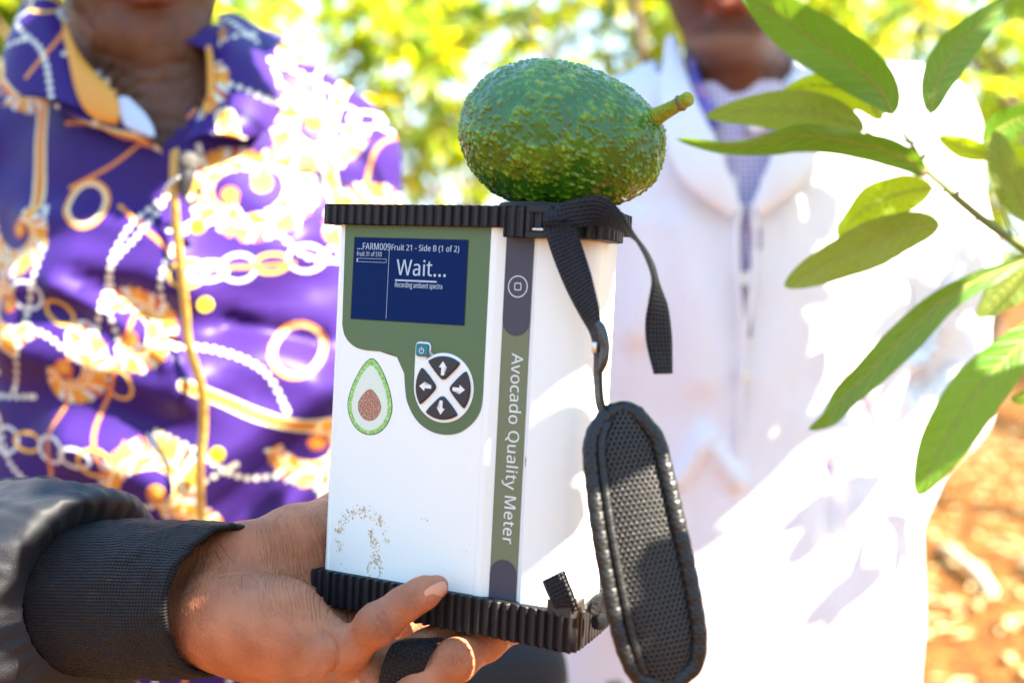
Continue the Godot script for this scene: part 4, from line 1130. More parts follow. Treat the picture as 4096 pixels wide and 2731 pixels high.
	var keep2 := func(p: Vector3) -> bool:
		if p.distance_to(hole) < 0.100:
			return false
		if p.z < 0.0:
			return true
		var a: float = edge.call(lft, p.y)
		return a == INF or p.x < a or p.x > edge.call(rgt, p.y)
	var coat := mat(lin(0.71, 0.72, 0.80), 0.75, 0.3)
	bump(coat, noise_tex(0.08, 3), 0.5, Vector3.ONE * 12.0, true)
	coat.backlight_enabled = true
	coat.backlight = lin(0.12, 0.12, 0.13)
	var cm := obj("white_coat", net(f, Vector3(-0.36, 0.72, -0.20), Vector3(0.36, 1.62, 0.30), 0.0115, keep2, 0.018, flat), coat, t)
	# lapels folded outwards, collar round the neck
	obj("lapel", sheet([Vector3(0.188, 1.6306, -0.942) - o, Vector3(0.1967, 1.5568, -0.8629) - o, Vector3(0.2188, 1.4914, -0.8193) - o, Vector3(0.2416, 1.4288, -0.8088) - o], [Vector3(0.1782, 1.6213, -0.9515) - o, Vector3(0.1616, 1.5408, -0.867) - o, Vector3(0.1773, 1.4614, -0.8176) - o, Vector3(0.2315, 1.415, -0.8081) - o], 0.004, 30, 12, 0.002), coat, cm)
	obj("lapel", sheet([Vector3(0.335, 1.6246, -0.9417) - o, Vector3(0.2993, 1.5521, -0.8626) - o, Vector3(0.2788, 1.4914, -0.8193) - o, Vector3(0.2536, 1.4288, -0.8088) - o], [Vector3(0.3644, 1.6163, -0.9513) - o, Vector3(0.3499, 1.5361, -0.8668) - o, Vector3(0.3158, 1.4614, -0.8176) - o, Vector3(0.2618, 1.415, -0.8081) - o], 0.004, 30, 12, 0.002), coat, cm)
	obj("coat_edge", tube([Vector3(0.242, 1.4289, -0.8108) - o, Vector3(0.2358, 1.3875, -0.8046) - o, Vector3(0.24, 1.3234, -0.7991) - o, Vector3(0.2427, 1.2868, -0.7971) - o, Vector3(0.2403, 1.218, -0.7953) - o, Vector3(0.2382, 1.1387, -0.8) - o], [0.003, 0.003, 0.003, 0.003, 0.003, 0.003], 10, 40), coat, cm)
	obj("coat_edge", tube([Vector3(0.2539, 1.4289, -0.8108) - o, Vector3(0.2569, 1.3875, -0.8046) - o, Vector3(0.2501, 1.3234, -0.7991) - o, Vector3(0.2446, 1.2868, -0.7971) - o], [0.003, 0.003, 0.003, 0.003], 10, 40), coat, cm)
	# slanting pocket edge and front seam
	obj("pocket_edge", tube([Vector3(0.1804, 1.1323, -0.8166) - o, Vector3(0.2119, 1.1753, -0.811) - o, Vector3(0.2428, 1.2235, -0.8096) - o], [0.0016, 0.0020, 0.0016], 10, 24), coat, cm)
	obj("coat_seam", tube([Vector3(0.2382, 1.2004, -0.8083) - o, Vector3(0.2391, 1.1703, -0.8067) - o, Vector3(0.2382, 1.1425, -0.8052) - o], [0.0014, 0.0014, 0.0014], 8, 12), coat, cm)
	for b in [Vector3(0.249, 1.3508, -0.8046) - o, Vector3(0.2466, 1.2497, -0.801) - o, Vector3(0.244, 1.1481, -0.7995) - o]:
		var disc := CylinderMesh.new()
		disc.top_radius = 0.0075
		disc.bottom_radius = 0.008
		disc.height = 0.003
		disc.radial_segments = 28
		obj("button", disc, mat(lin(0.70, 0.70, 0.70), 0.35), cm, Transform3D(Basis(Vector3.RIGHT, PI * 0.5), b))
	f = Field.new()
	for s in [-0.09, 0.09]:
		f.limb(Vector3(s, 0.90, -0.02), Vector3(s * 1.1, 0.50, 0.0), 0.100, 0.075, 0.05)
		f.limb(Vector3(s * 1.1, 0.50, 0.0), Vector3(s * 1.15, 0.10, -0.02), 0.075, 0.062, 0.02)
		f.limb(Vector3(s * 1.15, 0.05, -0.04), Vector3(s * 1.3, 0.04, 0.13), 0.045, 0.040, 0.02)
	obj("trousers", net(f, Vector3(-0.26, -0.02, -0.16), Vector3(0.26, 1.02, 0.22), 0.024), mat(lin(0.05, 0.05, 0.06), 0.8), t)


func make_bag() -> void:
	var t := thing("bag", "dark grey cloth bag with rounded corners, hanging low behind the bottom edge of the meter", "bag", Vector3(-0.0082, 1.0185, -0.3577))
	var o := t.position
	var f := Field.new()
	f.egg(Vector3(-0.0082, 1.0501, -0.3595) - o, Vector3(0.040, 0.050, 0.030), 0.02)
	f.limb(Vector3(-0.0209, 1.0643, -0.3603) - o, Vector3(0.0122, 1.0753, -0.3508) - o, 0.024, 0.020, 0.025)
	f.limb(Vector3(0.0122, 1.0753, -0.3508) - o, Vector3(0.0185, 1.0221, -0.3479) - o, 0.018, 0.022, 0.025)
	f.limb(Vector3(-0.0304, 1.0628, -0.3602) - o, Vector3(-0.0272, 1.0122, -0.3574) - o, 0.020, 0.024, 0.025)
	obj("bag_body", net(f, Vector3(-0.08, -0.06, -0.06), Vector3(0.08, 0.10, 0.06), 0.006), bump(mat(lin(0.010, 0.0105, 0.013), 0.85), noise_tex(0.06, 3), 0.4, Vector3.ONE * 30.0, true), t)
	obj("bag_seam", tube([Vector3(-0.0296, 1.0891, -0.3366) - o, Vector3(-0.008, 1.0924, -0.3337) - o, Vector3(0.012, 1.0912, -0.3337) - o], [0.0012, 0.0012, 0.0012], 8, 20), mat(lin(0.02, 0.02, 0.025), 0.8), t)
	obj("bag_strap", ribbon([Vector3(-0.0367, 1.0691, -0.3605) - o, Vector3(-0.0734, 1.1189, -0.4333) - o, Vector3(-0.1195, 1.1842, -0.517) - o, Vector3(-0.1466, 1.2042, -0.5882) - o, Vector3(-0.1275, 1.1586, -0.6258) - o, Vector3(-0.0616, 1.1049, -0.4626) - o, Vector3(-0.0211, 1.0676, -0.3704) - o], [Vector3(0.3, 0.1, 1), Vector3(0.3, 0.1, 1), Vector3(0.3, 0.1, 1)], [0.010, 0.010, 0.010], 0.002, 40, 5), M.web2, t)


# ---------------------------------------------------------------- leaves, branch, trees, ground

func blade(p: Array, half: float, facing: Array, fold := 0.18, wave := 0.06, nu := 34, nv := 11, blunt := 0.75) -> Array:
	# a leaf along p; facing: which way its upper side looks. Returns the blade and the points of its midrib
	var c := spline(p, nu)
	var fc := spline(facing, nu)
	var v := PackedVector3Array()
	var uv := PackedVector2Array()
	var ph := rng.randf() * TAU
	var rib := []
	for i in nu:
		var s := i / float(nu - 1)
		var t: Vector3 = (c[mini(i + 1, nu - 1)] - c[maxi(i - 1, 0)]).normalized()
		var nn: Vector3 = (fc[i] - t * fc[i].dot(t)).normalized()
		var side := t.cross(nn)
		var w := half * pow(sin(PI * pow(clampf(s, 0.0, 1.0), 0.92)), blunt) + 0.0004
		rib.append(c[i])
		for j in nv:
			var x := 2.0 * j / (nv - 1) - 1.0
			var off := absf(x) * fold * w + wave * w * x * x * sin(s * 17.0 + ph + x * 1.3) + 0.02 * w * sin(s * 60.0) * absf(x)
			v.append(c[i] + side * x * w * (1.0 - 0.12 * fold) + nn * off)
			uv.append(Vector2(x * 0.5 + 0.5, s))
	return [grid(nu, nv, v, uv), rib]


func vein_tex() -> ImageTexture:
	# relief of a leaf: side veins running forward from the midrib, a fine net between
	var im := Image.create(128, 256, false, Image.FORMAT_RGB8)
	for y in 256:
		for x in 128:
			var a := absf(x / 63.5 - 1.0)
			var s := y / 255.0 - a * 0.085 - a * a * 0.03
			var f := absf(fposmod(s * 11.0, 1.0) - 0.5) * 2.0
			var h := smoothstep(0.0, 0.22, f)
			h = minf(h, smoothstep(0.0, 0.06, a))
			h = h * 0.8 + 0.1 * sin(x * 1.7) * sin(y * 1.9) + 0.1
			im.set_pixel(x, y, Color(h, h, h))
	return ImageTexture.create_from_image(im)


func make_branch() -> void:
	var t := thing("avocado_branch", "leafy green avocado branch reaching in from the right edge in front of the white coat", "branch", Vector3(0.3371, 1.3754, -0.2871))
	var o := t.position
	var vt := vein_tex()
	for m in M.leaf:
		bump(m, vt, 0.35, Vector3(1, 1, 1))
	obj("stem", tube([Vector3(0.2505, 1.4475, -0.266) - o, Vector3(0.2575, 1.4395, -0.2686) - o, Vector3(0.268, 1.4239, -0.2718) - o, Vector3(0.2797, 1.4149, -0.2753) - o, Vector3(0.2904, 1.4064, -0.2788) - o, Vector3(0.3121, 1.3904, -0.2829) - o, Vector3(0.3371, 1.3754, -0.2871) - o, Vector3(0.3782, 1.3542, -0.296) - o, Vector3(0.4674, 1.3294, -0.3447) - o], [0.0009, 0.0013, 0.0016, 0.0020, 0.0026, 0.0030, 0.0034, 0.0040, 0.0050], 14, 60), M.twig, t)
	for b in [[Vector3(0.2647, 1.4323, -0.2722) - o, Vector3(0.2648, 1.4331, -0.2682) - o, Vector3(0.265, 1.4351, -0.2664) - o], [Vector3(0.2898, 1.4086, -0.2789) - o, Vector3(0.2896, 1.4107, -0.275) - o, Vector3(0.2896, 1.4123, -0.2741) - o], [Vector3(0.2672, 1.4239, -0.2718) - o, Vector3(0.2637, 1.4225, -0.2677) - o, Vector3(0.2608, 1.4206, -0.2656) - o]]:
		obj("bud", tube(b, [0.0016, 0.0015, 0.0003], 10, 8), mat(lin(0.11, 0.075, 0.03), 0.7), t)
	# points from stalk to tip, half width, facing at stalk and tip, fold, wave, tone
	var cam_side := Vector3(-0.15, 0.35, 0.9)
	var spec := [
		[[Vector3(0.2441, 1.4592, -0.2667) - o, Vector3(0.2346, 1.4749, -0.2645) - o, Vector3(0.2117, 1.4919, -0.2594) - o, Vector3(0.1791, 1.5108, -0.2525) - o, Vector3(0.1563, 1.5261, -0.2453) - o, Vector3(0.1371, 1.5416, -0.2361) - o], 0.0165, [Vector3(0.25, -0.40, 0.85), Vector3(-0.05, -0.46, 0.8)], 0.22, 0.05, 0],
		[[Vector3(0.2712, 1.4607, -0.2768) - o, Vector3(0.2752, 1.4809, -0.2779) - o, Vector3(0.2862, 1.5012, -0.279) - o, Vector3(0.3023, 1.5177, -0.2809) - o, Vector3(0.3211, 1.5361, -0.2839) - o], 0.0125, [Vector3(-0.3, -0.24, 0.9), Vector3(-0.2, -0.31, 0.9)], 0.2, 0.04, 0],
		[[Vector3(0.2442, 1.459, -0.2937) - o, Vector3(0.2339, 1.4725, -0.2944) - o, Vector3(0.2161, 1.4796, -0.2928) - o, Vector3(0.1979, 1.4811, -0.2909) - o, Vector3(0.178, 1.4774, -0.2887) - o], 0.0110, [Vector3(0.1, -0.43, 0.8), Vector3(0, -0.43, 0.8)], 0.1, 0.05, 1],
		[[Vector3(0.2295, 1.4511, -0.2813) - o, Vector3(0.2089, 1.4588, -0.2797) - o, Vector3(0.1842, 1.4624, -0.2769) - o, Vector3(0.1583, 1.4631, -0.2739) - o, Vector3(0.1246, 1.4587, -0.2697) - o], 0.0140, [Vector3(0.1, -0.31, 0.9), Vector3(0, -0.34, 0.9)], 0.06, 0.05, 3],
		[[Vector3(0.2655, 1.4202, -0.2716) - o, Vector3(0.2564, 1.4292, -0.268) - o, Vector3(0.2355, 1.4376, -0.2635) - o, Vector3(0.2048, 1.443, -0.2568) - o, Vector3(0.1817, 1.4447, -0.2519) - o, Vector3(0.1559, 1.4392, -0.2455) - o, Vector3(0.1307, 1.4371, -0.2404) - o, Vector3(0.1014, 1.4412, -0.2356) - o], 0.0112, [Vector3(0.1, -0.49, 0.75), Vector3(0, -0.58, 0.6), Vector3(-0.1, -0.57, 0.55), Vector3(0, -0.68, 0.45)], 0.25, 0.10, 0],
		[[Vector3(0.2731, 1.4133, -0.2772) - o, Vector3(0.259, 1.4109, -0.2791) - o, Vector3(0.2428, 1.406, -0.2818) - o, Vector3(0.2282, 1.3965, -0.2853) - o, Vector3(0.2152, 1.3815, -0.2895) - o], 0.0140, [Vector3(-0.1, -0.31, 0.9), Vector3(0.1, -0.24, 0.9)], 0.12, 0.16, 1],  # bright tone gives this leaf a sunlit look
		[[Vector3(0.2781, 1.3885, -0.2758) - o, Vector3(0.262, 1.3873, -0.2738) - o, Vector3(0.2414, 1.381, -0.2694) - o, Vector3(0.2162, 1.3706, -0.2648) - o, Vector3(0.1913, 1.3594, -0.2592) - o, Vector3(0.1732, 1.35, -0.2557) - o], 0.0160, [Vector3(0, -0.34, 0.9), Vector3(-0.1, -0.34, 0.9)], 0.14, 0.07, 3],
		[[Vector3(0.338, 1.3668, -0.2817) - o, Vector3(0.3059, 1.3555, -0.271) - o, Vector3(0.2765, 1.3405, -0.2632) - o, Vector3(0.2521, 1.3196, -0.256) - o, Vector3(0.2283, 1.2979, -0.2488) - o, Vector3(0.2115, 1.2828, -0.244) - o, Vector3(0.2001, 1.2683, -0.2412) - o, Vector3(0.1869, 1.2599, -0.2428) - o], 0.0108, [Vector3(-0.3, -0.34, 0.85), Vector3(-0.45, -0.43, 0.7), Vector3(-0.5, -0.46, 0.65)], 0.35, 0.14, 0],
		[[Vector3(0.3525, 1.3323, -0.2748) - o, Vector3(0.3239, 1.3079, -0.2654) - o, Vector3(0.2993, 1.2849, -0.2581) - o, Vector3(0.2801, 1.2589, -0.2527) - o, Vector3(0.2667, 1.2357, -0.2494) - o, Vector3(0.2584, 1.2169, -0.2484) - o], 0.0170, [Vector3(-0.5, -0.24, 0.8), Vector3(-0.35, -0.37, 0.85)], 0.20, 0.10, 2],
		[[Vector3(0.3611, 1.3732, -0.312) - o, Vector3(0.3471, 1.3585, -0.3132) - o, Vector3(0.3327, 1.3446, -0.3135) - o, Vector3(0.3174, 1.328, -0.3146) - o], 0.0150, [Vector3(0, -0.31, 0.9), Vector3(0, -0.31, 0.9)], 0.12, 0.10, 3],
		[[Vector3(0.3468, 1.3918, -0.298) - o, Vector3(0.3382, 1.4077, -0.2969) - o, Vector3(0.3275, 1.4262, -0.2949) - o, Vector3(0.3189, 1.4518, -0.2933) - o], 0.0120, [Vector3(-0.2, -0.18, 0.9), Vector3(-0.25, -0.18, 0.9)], 0.15, 0.06, 3],
		[[Vector3(0.326, 1.4364, -0.3205) - o, Vector3(0.3157, 1.4412, -0.3208) - o, Vector3(0.3038, 1.4453, -0.321) - o, Vector3(0.291, 1.4509, -0.3213) - o], 0.0075, [Vector3(0, -0.43, 0.9), Vector3(0, -0.37, 0.9)], 0.15, 0.08, 1],
		[[Vector3(0.3229, 1.4446, -0.323) - o, Vector3(0.3312, 1.455, -0.3235) - o, Vector3(0.3461, 1.4633, -0.324) - o, Vector3(0.3699, 1.4698, -0.3243) - o], 0.0120, [Vector3(0, -0.43, 0.9), Vector3(0, -0.43, 0.9)], 0.15, 0.06, 2],
		[[Vector3(0.3391, 1.4172, -0.3345) - o, Vector3(0.3481, 1.4293, -0.3351) - o, Vector3(0.3632, 1.4383, -0.3356) - o, Vector3(0.3783, 1.4428, -0.3359) - o], 0.0130, [Vector3(0, -0.31, 0.9), Vector3(0, -0.31, 0.9)], 0.15, 0.06, 1],
		[[Vector3(0.3649, 1.2838, -0.3021) - o, Vector3(0.3532, 1.278, -0.3018) - o, Vector3(0.3429, 1.2745, -0.3016) - o, Vector3(0.3362, 1.2739, -0.3016) - o], 0.0060, [Vector3(0, -0.43, 0.9), Vector3(0, -0.43, 0.9)], 0.15, 0.06, 0],
	]
	var joint := [Vector3(0.255, 1.443, -0.2678) - o, Vector3(0.257, 1.4409, -0.2687) - o, Vector3(0.2561, 1.4409, -0.2687) - o, Vector3(0.2593, 1.4376, -0.2695) - o, Vector3(0.268, 1.4239, -0.2718) - o, Vector3(0.2835, 1.4119, -0.2761) - o, Vector3(0.308, 1.3941, -0.2821) - o, Vector3(0.3591, 1.364, -0.2925) - o, Vector3(0.3848, 1.3513, -0.2978) - o, Vector3(0.3624, 1.3623, -0.2934) - o, Vector3(0.3525, 1.368, -0.2907) - o, Vector3(0.3304, 1.3806, -0.2864) - o, Vector3(0.3304, 1.3806, -0.2864) - o, Vector3(0.3365, 1.3772, -0.2872) - o, Vector3(0.3916, 1.3483, -0.2997) - o]
	for k in spec.size():
		var s = spec[k]
		var b := blade(s[0], s[1], s[2], s[3], s[4])
		var leaf := obj("leaf", b[0], M.leaf[s[5]], t)
		var rib: Array = b[1]
		rib.pop_back()
		# midrib with the side veins that run forward from it
		var veins := [tube(rib, [0.0008, 0.0006, 0.0002], 6)]
		var bv: PackedVector3Array = b[0].surface_get_arrays(0)[Mesh.ARRAY_VERTEX]
		for r in range(3, 29, 3):
			for side in [-1, 1]:
				var p := []
				for q in 5:
					p.append(bv[mini(r + q, 33) * 11 + 5 + side * q])
				veins.append(tube(p, [0.00034, 0.00026, 0.00022, 0.00016, 0.00008], 5))
		obj("midrib", joined(veins), M.rib, leaf)
		var a: Vector3 = joint[k]
		var z: Vector3 = s[0][0]
		obj("leaf_stalk", tube([a, a.lerp(z, 0.5) + Vector3(0, -0.002, -0.003), z], [0.0011, 0.0008, 0.0008], 8, 12), M.rib, leaf)


func make_overhead() -> void:
	# an unseen branch, its leaves set along the sunbeam to shade chosen spots
	var t := thing("unseen_shading_branch", "unseen avocado branch above the group, leaves placed to shade chosen spots", "branch", Vector3(0.9, 2.3, 0.1))
	var o := t.position
	var sprig := []
	for k in 5:
		sprig.append(blade([Vector3(0, 0, 0), Vector3(0.035, 0.004, 0), Vector3(0.075, 0.0, 0.0), Vector3(0.115, -0.018, 0)], 0.022, [Vector3.UP, Vector3.UP], 0.2, 0.08, 12, 5)[0])
	# what stands in shade: a place, how far up the sunbeam the leaves hang, how wide, how many
	var shade := [
		[Vector3(0.0213, 1.4196, 0.0109), 0.55, 0.050, 26],
		[Vector3(0.084, 1.2312, 0.0913), 0.40, 0.014, 4],
		[Vector3(-0.0019, 1.069, -0.3405), 0.66, 0.036, 8],
		[Vector3(0.3517, 1.2073, -0.8087), 0.50, 0.008, 2],
		[Vector3(0.347, 1.1055, -0.8032), 0.52, 0.010, 2],
		[Vector3(0.3609, 1.0222, -0.7986), 0.48, 0.008, 2],
		[Vector3(0.4279, 1.0669, -0.8311), 0.50, 0.010, 2],
		[Vector3(-0.1388, 1.2206, -0.0083), 0.60, 0.036, 12],
		[Vector3(-0.2288, 1.1653, -0.0653), 0.60, 0.018, 4],
		[Vector3(-0.1085, 1.1964, 0.0181), 0.60, 0.026, 6],
		[Vector3(-0.3158, 1.5576, -0.5575), 0.60, 0.080, 34],
		[Vector3(-0.3764, 1.4616, -0.5222), 0.70, 0.078, 32],
		[Vector3(0.2436, 1.6206, -0.8914), 0.55, 0.090, 36],
		[Vector3(0.1439, 1.4545, -0.8523), 0.65, 0.085, 26],
		[Vector3(0.1699, 1.3134, -0.8245), 0.62, 0.085, 26],
		[Vector3(0.1766, 1.1625, -0.7963), 0.60, 0.080, 20],
		[Vector3(0.2539, 1.4485, -0.8319), 0.45, 0.045, 8],
		[Vector3(0.4853, 1.3117, -0.8745), 0.60, 0.055, 14],
		[Vector3(0.2446, 1.313, -0.2537), 0.40, 0.022, 5],
		[Vector3(0.2833, 1.2605, -0.2508), 0.42, 0.020, 5],
		[Vector3(0.2071, 1.3683, -0.2617), 0.42, 0.020, 5],
		[Vector3(0.1865, 1.4622, -0.2618), 0.42, 0.042, 12],
		[Vector3(0.239, 1.4815, -0.2629), 0.50, 0.028, 6],
		[Vector3(0.3318, 1.4179, -0.2995), 0.46, 0.034, 5],
	]
	var stems := []
	for s in shade:
		var c: Vector3 = s[0] + sun_dir * s[1]
		stems.append(c)
		var e1 := sun_dir.cross(Vector3.BACK).normalized()
		var e2 := sun_dir.cross(e1)
		for k in s[3]:
			var r: float = s[2] * sqrt((k + 0.5) / s[3])
			var a: float = 2.4 * k + rng.randf() * 0.5
			var p: Vector3 = c + (e1 * cos(a) + e2 * sin(a)) * r + sun_dir * rng.randfn(0.0, 0.03)
			var b := Basis(sun_dir.cross(Vector3(rng.randf() - 0.5, 0.2, rng.randf() - 0.5)).normalized(), rng.randfn(0.0, 0.5)) * Basis(Vector3.UP, rng.randf() * TAU)
			b = Basis(Vector3.BACK, -0.5) * b.scaled(Vector3.ONE * rng.randf_range(0.6, 0.95))
			obj("leaf", sprig[k % 5], M.far_leaf[k % 4], t, Transform3D(b, p - o - b * Vector3(0.058, 0, 0)))
	for c in stems:
		obj("twig", tube([c - o, (c - o) * 0.6 + Vector3(0.05, 0.08, 0), Vector3(0.5, 0.35, 0)], [0.0012, 0.0022, 0.006], 8, 14), M.bark, t)
	obj("bough", tube([Vector3(0.5, 0.35, 0), Vector3(0.9, 0.5, 0.1), Vector3(1.6, 0.3, 0.3), Vector3(2.2, -0.6, 0.5), Vector3(2.3, -2.3, 0.5)], [0.012, 0.022, 0.04, 0.06, 0.08], 12, 40), M.bark, t)


func make_background_trees() -> void:
	var cam := Vector3(0, 1.36, 0.575)
	var leaf_mesh := []
	for k in 4:
		leaf_mesh.append(blade([Vector3(0, 0, 0), Vector3(0.03, 0.004, 0), Vector3(0.075, 0.0, 0.0), Vector3(0.125, -0.022, 0)], 0.024, [Vector3.UP, Vector3.UP], 0.22, 0.10, 10, 5)[0])
	# sprigs of six leaves, for the depth of the crowns
	var sprigs := []
	for k in 3:
		var st: Array[SurfaceTool] = []
		var m := ArrayMesh.new()
		for tone in 4:
			var s := SurfaceTool.new()
			s.begin(Mesh.PRIMITIVE_TRIANGLES)
			for q in 2:
				var b := Basis(Vector3.UP, TAU * (tone * 2 + q) / 8.0 + rng.randf()) * Basis(Vector3.BACK, rng.randf_range(-0.9, 0.3)) * Basis(Vector3.RIGHT, rng.randf_range(-0.5, 0.5))
				s.append_from(leaf_mesh[(tone + q) % 4], 0, Transform3D(b.scaled(Vector3.ONE * rng.randf_range(0.8, 1.15)), Vector3(0, rng.randf() * 0.05, 0)))
			s.commit(m)
		for tone in 4:
			m.surface_set_material(tone, M.far_leaf[tone])
		sprigs.append(m)
	# place, middle of the crown, its half height and half width, sprigs, label
	var trees := [
		[Vector3(-1.25, 0, -4.2), 2.1, 1.3, 1.05, 560, "avocado tree close behind the violet shirt's bright shoulder"],
		[Vector3(0.62, 0, -4.6), 2.2, 1.3, 0.95, 540, "avocado tree seen above the fruit, between the bright gap and the white coat"],
		[Vector3(3.20, 0, -6.4), 2.7, 1.5, 1.5, 600, "avocado tree above the leafy branch at the right edge"],
		[Vector3(-2.9, 0, -5.4), 2.2, 1.5, 1.3, 420, "avocado tree at the far left edge beyond the violet collar"],
		[Vector3(2.3, 0, -10.0), 2.9, 1.7, 1.8, 560, "paler avocado tree deeper in the orchard, beyond the white coat"],
		[Vector3(5.0, 0, -13.0), 3.2, 2.0, 2.2, 420, "avocado tree with a thick red brown trunk at the right edge"],
		[Vector3(-3.6, 0, -10.5), 2.6, 1.8, 1.9, 420, "avocado tree deep in the orchard behind the violet shirt"],
		[Vector3(-0.35, 0, -8.6), 2.35, 1.2, 1.1, 240, "thin avocado tree standing in the bright gap between the two men"],
		[Vector3(-5.6, 0, -6.6), 2.0, 1.7, 1.7, 300, "avocado tree out of the way to the left, one row behind the men"],
		[Vector3(-7.2, 0, -11.5), 2.2, 1.9, 2.1, 280, "avocado tree two rows behind the men, far to the left"],
		[Vector3(-2.8, 0, -14.5), 2.3, 2.0, 2.1, 280, "avocado tree three rows back, half hidden behind the violet shirt's collar"],
		[Vector3(1.9, 0, -15.0), 2.4, 2.0, 2.0, 280, "avocado tree three rows back, behind the head above the white coat"],
		[Vector3(6.6, 0, -9.5), 2.4, 1.8, 1.9, 280, "avocado tree one row back, beyond the right edge"],
		[Vector3(-3.2, 0, 4.6), 1.7, 1.6, 1.7, 330, "avocado tree of the next row, standing behind the viewer on the left"],
		[Vector3(0.2, 0, 6.4), 1.8, 1.7, 1.9, 330, "avocado tree of the next row, standing right behind the viewer"],
		[Vector3(-5.6, 0, 1.0), 1.7, 1.6, 1.7, 300, "avocado tree standing far out to the left of the group"],
		[Vector3(3.3, 0, 7.4), 1.8, 1.7, 1.8, 300, "avocado tree of the next row, standing behind the viewer on the right"],
		[Vector3(8.0, 0, -14.5), 2.9, 2.0, 2.2, 360, "avocado tree farthest to the right, mostly beyond the frame"],
	]
	for q in trees:
		var t := thing("avocado_tree", q[5], "tree", q[0], "avocado trees of the orchard behind the men")
		var mid: float = q[1]
		var hh: float = q[2]
		var rad: float = q[3]
		var lean := Vector3(rng.randf_range(-0.1, 0.1), 0, rng.randf_range(-0.1, 0.1))
		var fork := Vector3(0, mid - hh * 0.75, 0) + lean
		var fat := 0.05 * mid * mid / 4.0
		obj("trunk", tube([Vector3(0, -0.05, 0), Vector3(0.02, fork.y * 0.4, 0.02) + lean * 0.5, fork], [fat * 1.3, fat, fat * 0.8], 14, 16), M.bark, t)
		for k in 7:
			var a := TAU * k / 7.0 + rng.randf() * 0.6
			var e := Vector3(cos(a) * rad * 0.7, mid + hh * rng.randf_range(-0.2, 0.7), sin(a) * rad * 0.7)
			obj("limb", tube([fork - Vector3(0, 0.05, 0), fork.lerp(e, 0.45) + Vector3(0, 0.12, 0), e], [fat * 0.55, fat * 0.3, 0.008], 9, 14), M.bark, t)
		# clumps of leaves through the volume of the crown
		var centre := Vector3(0, mid, 0) + lean
		var places := []
		var clumps := []
		for k in 34:
			var d := Vector3(rng.randfn(), rng.randfn(), rng.randfn()).normalized() * pow(rng.randf(), 0.4)
			clumps.append(centre + d * Vector3(rad, hh, rad))
		for k in q[4]:
			var c: Vector3 = clumps[rng.randi() % clumps.size()] + Vector3(rng.randfn(), rng.randfn(), rng.randfn()) * 0.14 * rad
			var b := Basis(Vector3.UP, rng.randf() * TAU) * Basis(Vector3.RIGHT, rng.randfn(0, 0.4))
			places.append(Transform3D(b.scaled(Vector3.ONE * rng.randf_range(0.8, 1.2)), c))
		for s in 3:
			var mm3 := MultiMesh.new()
			mm3.transform_format = MultiMesh.TRANSFORM_3D
			mm3.mesh = sprigs[s]
			var mine := []
			for k in range(s, places.size(), 3):
				mine.append(places[k])
			mm3.instance_count = mine.size()
			for k in mine.size():
				mm3.set_instance_transform(k, mine[k])
			var mi := MultiMeshInstance3D.new()
			mi.name = "crown"
			mi.multimesh = mm3
			mi.set_meta("kind", "stuff")
			t.add_child(mi, true)
		# single leaves on the near side of the crown
		for k in 36:
			var c: Vector3 = clumps[rng.randi() % clumps.size()] + Vector3(rng.randfn(), rng.randfn(), absf(rng.randfn()) + 1.2) * 0.2
			var b := Basis(Vector3.UP, rng.randf() * TAU) * Basis(Vector3.BACK, rng.randf_range(-1.1, 0.2)) * Basis(Vector3.RIGHT, rng.randfn(0, 0.5))
			obj("leaf", leaf_mesh[k % 4], M.far_leaf[rng.randi() % 4], t, Transform3D(b.scaled(Vector3.ONE * rng.randf_range(0.9, 1.3)), c))


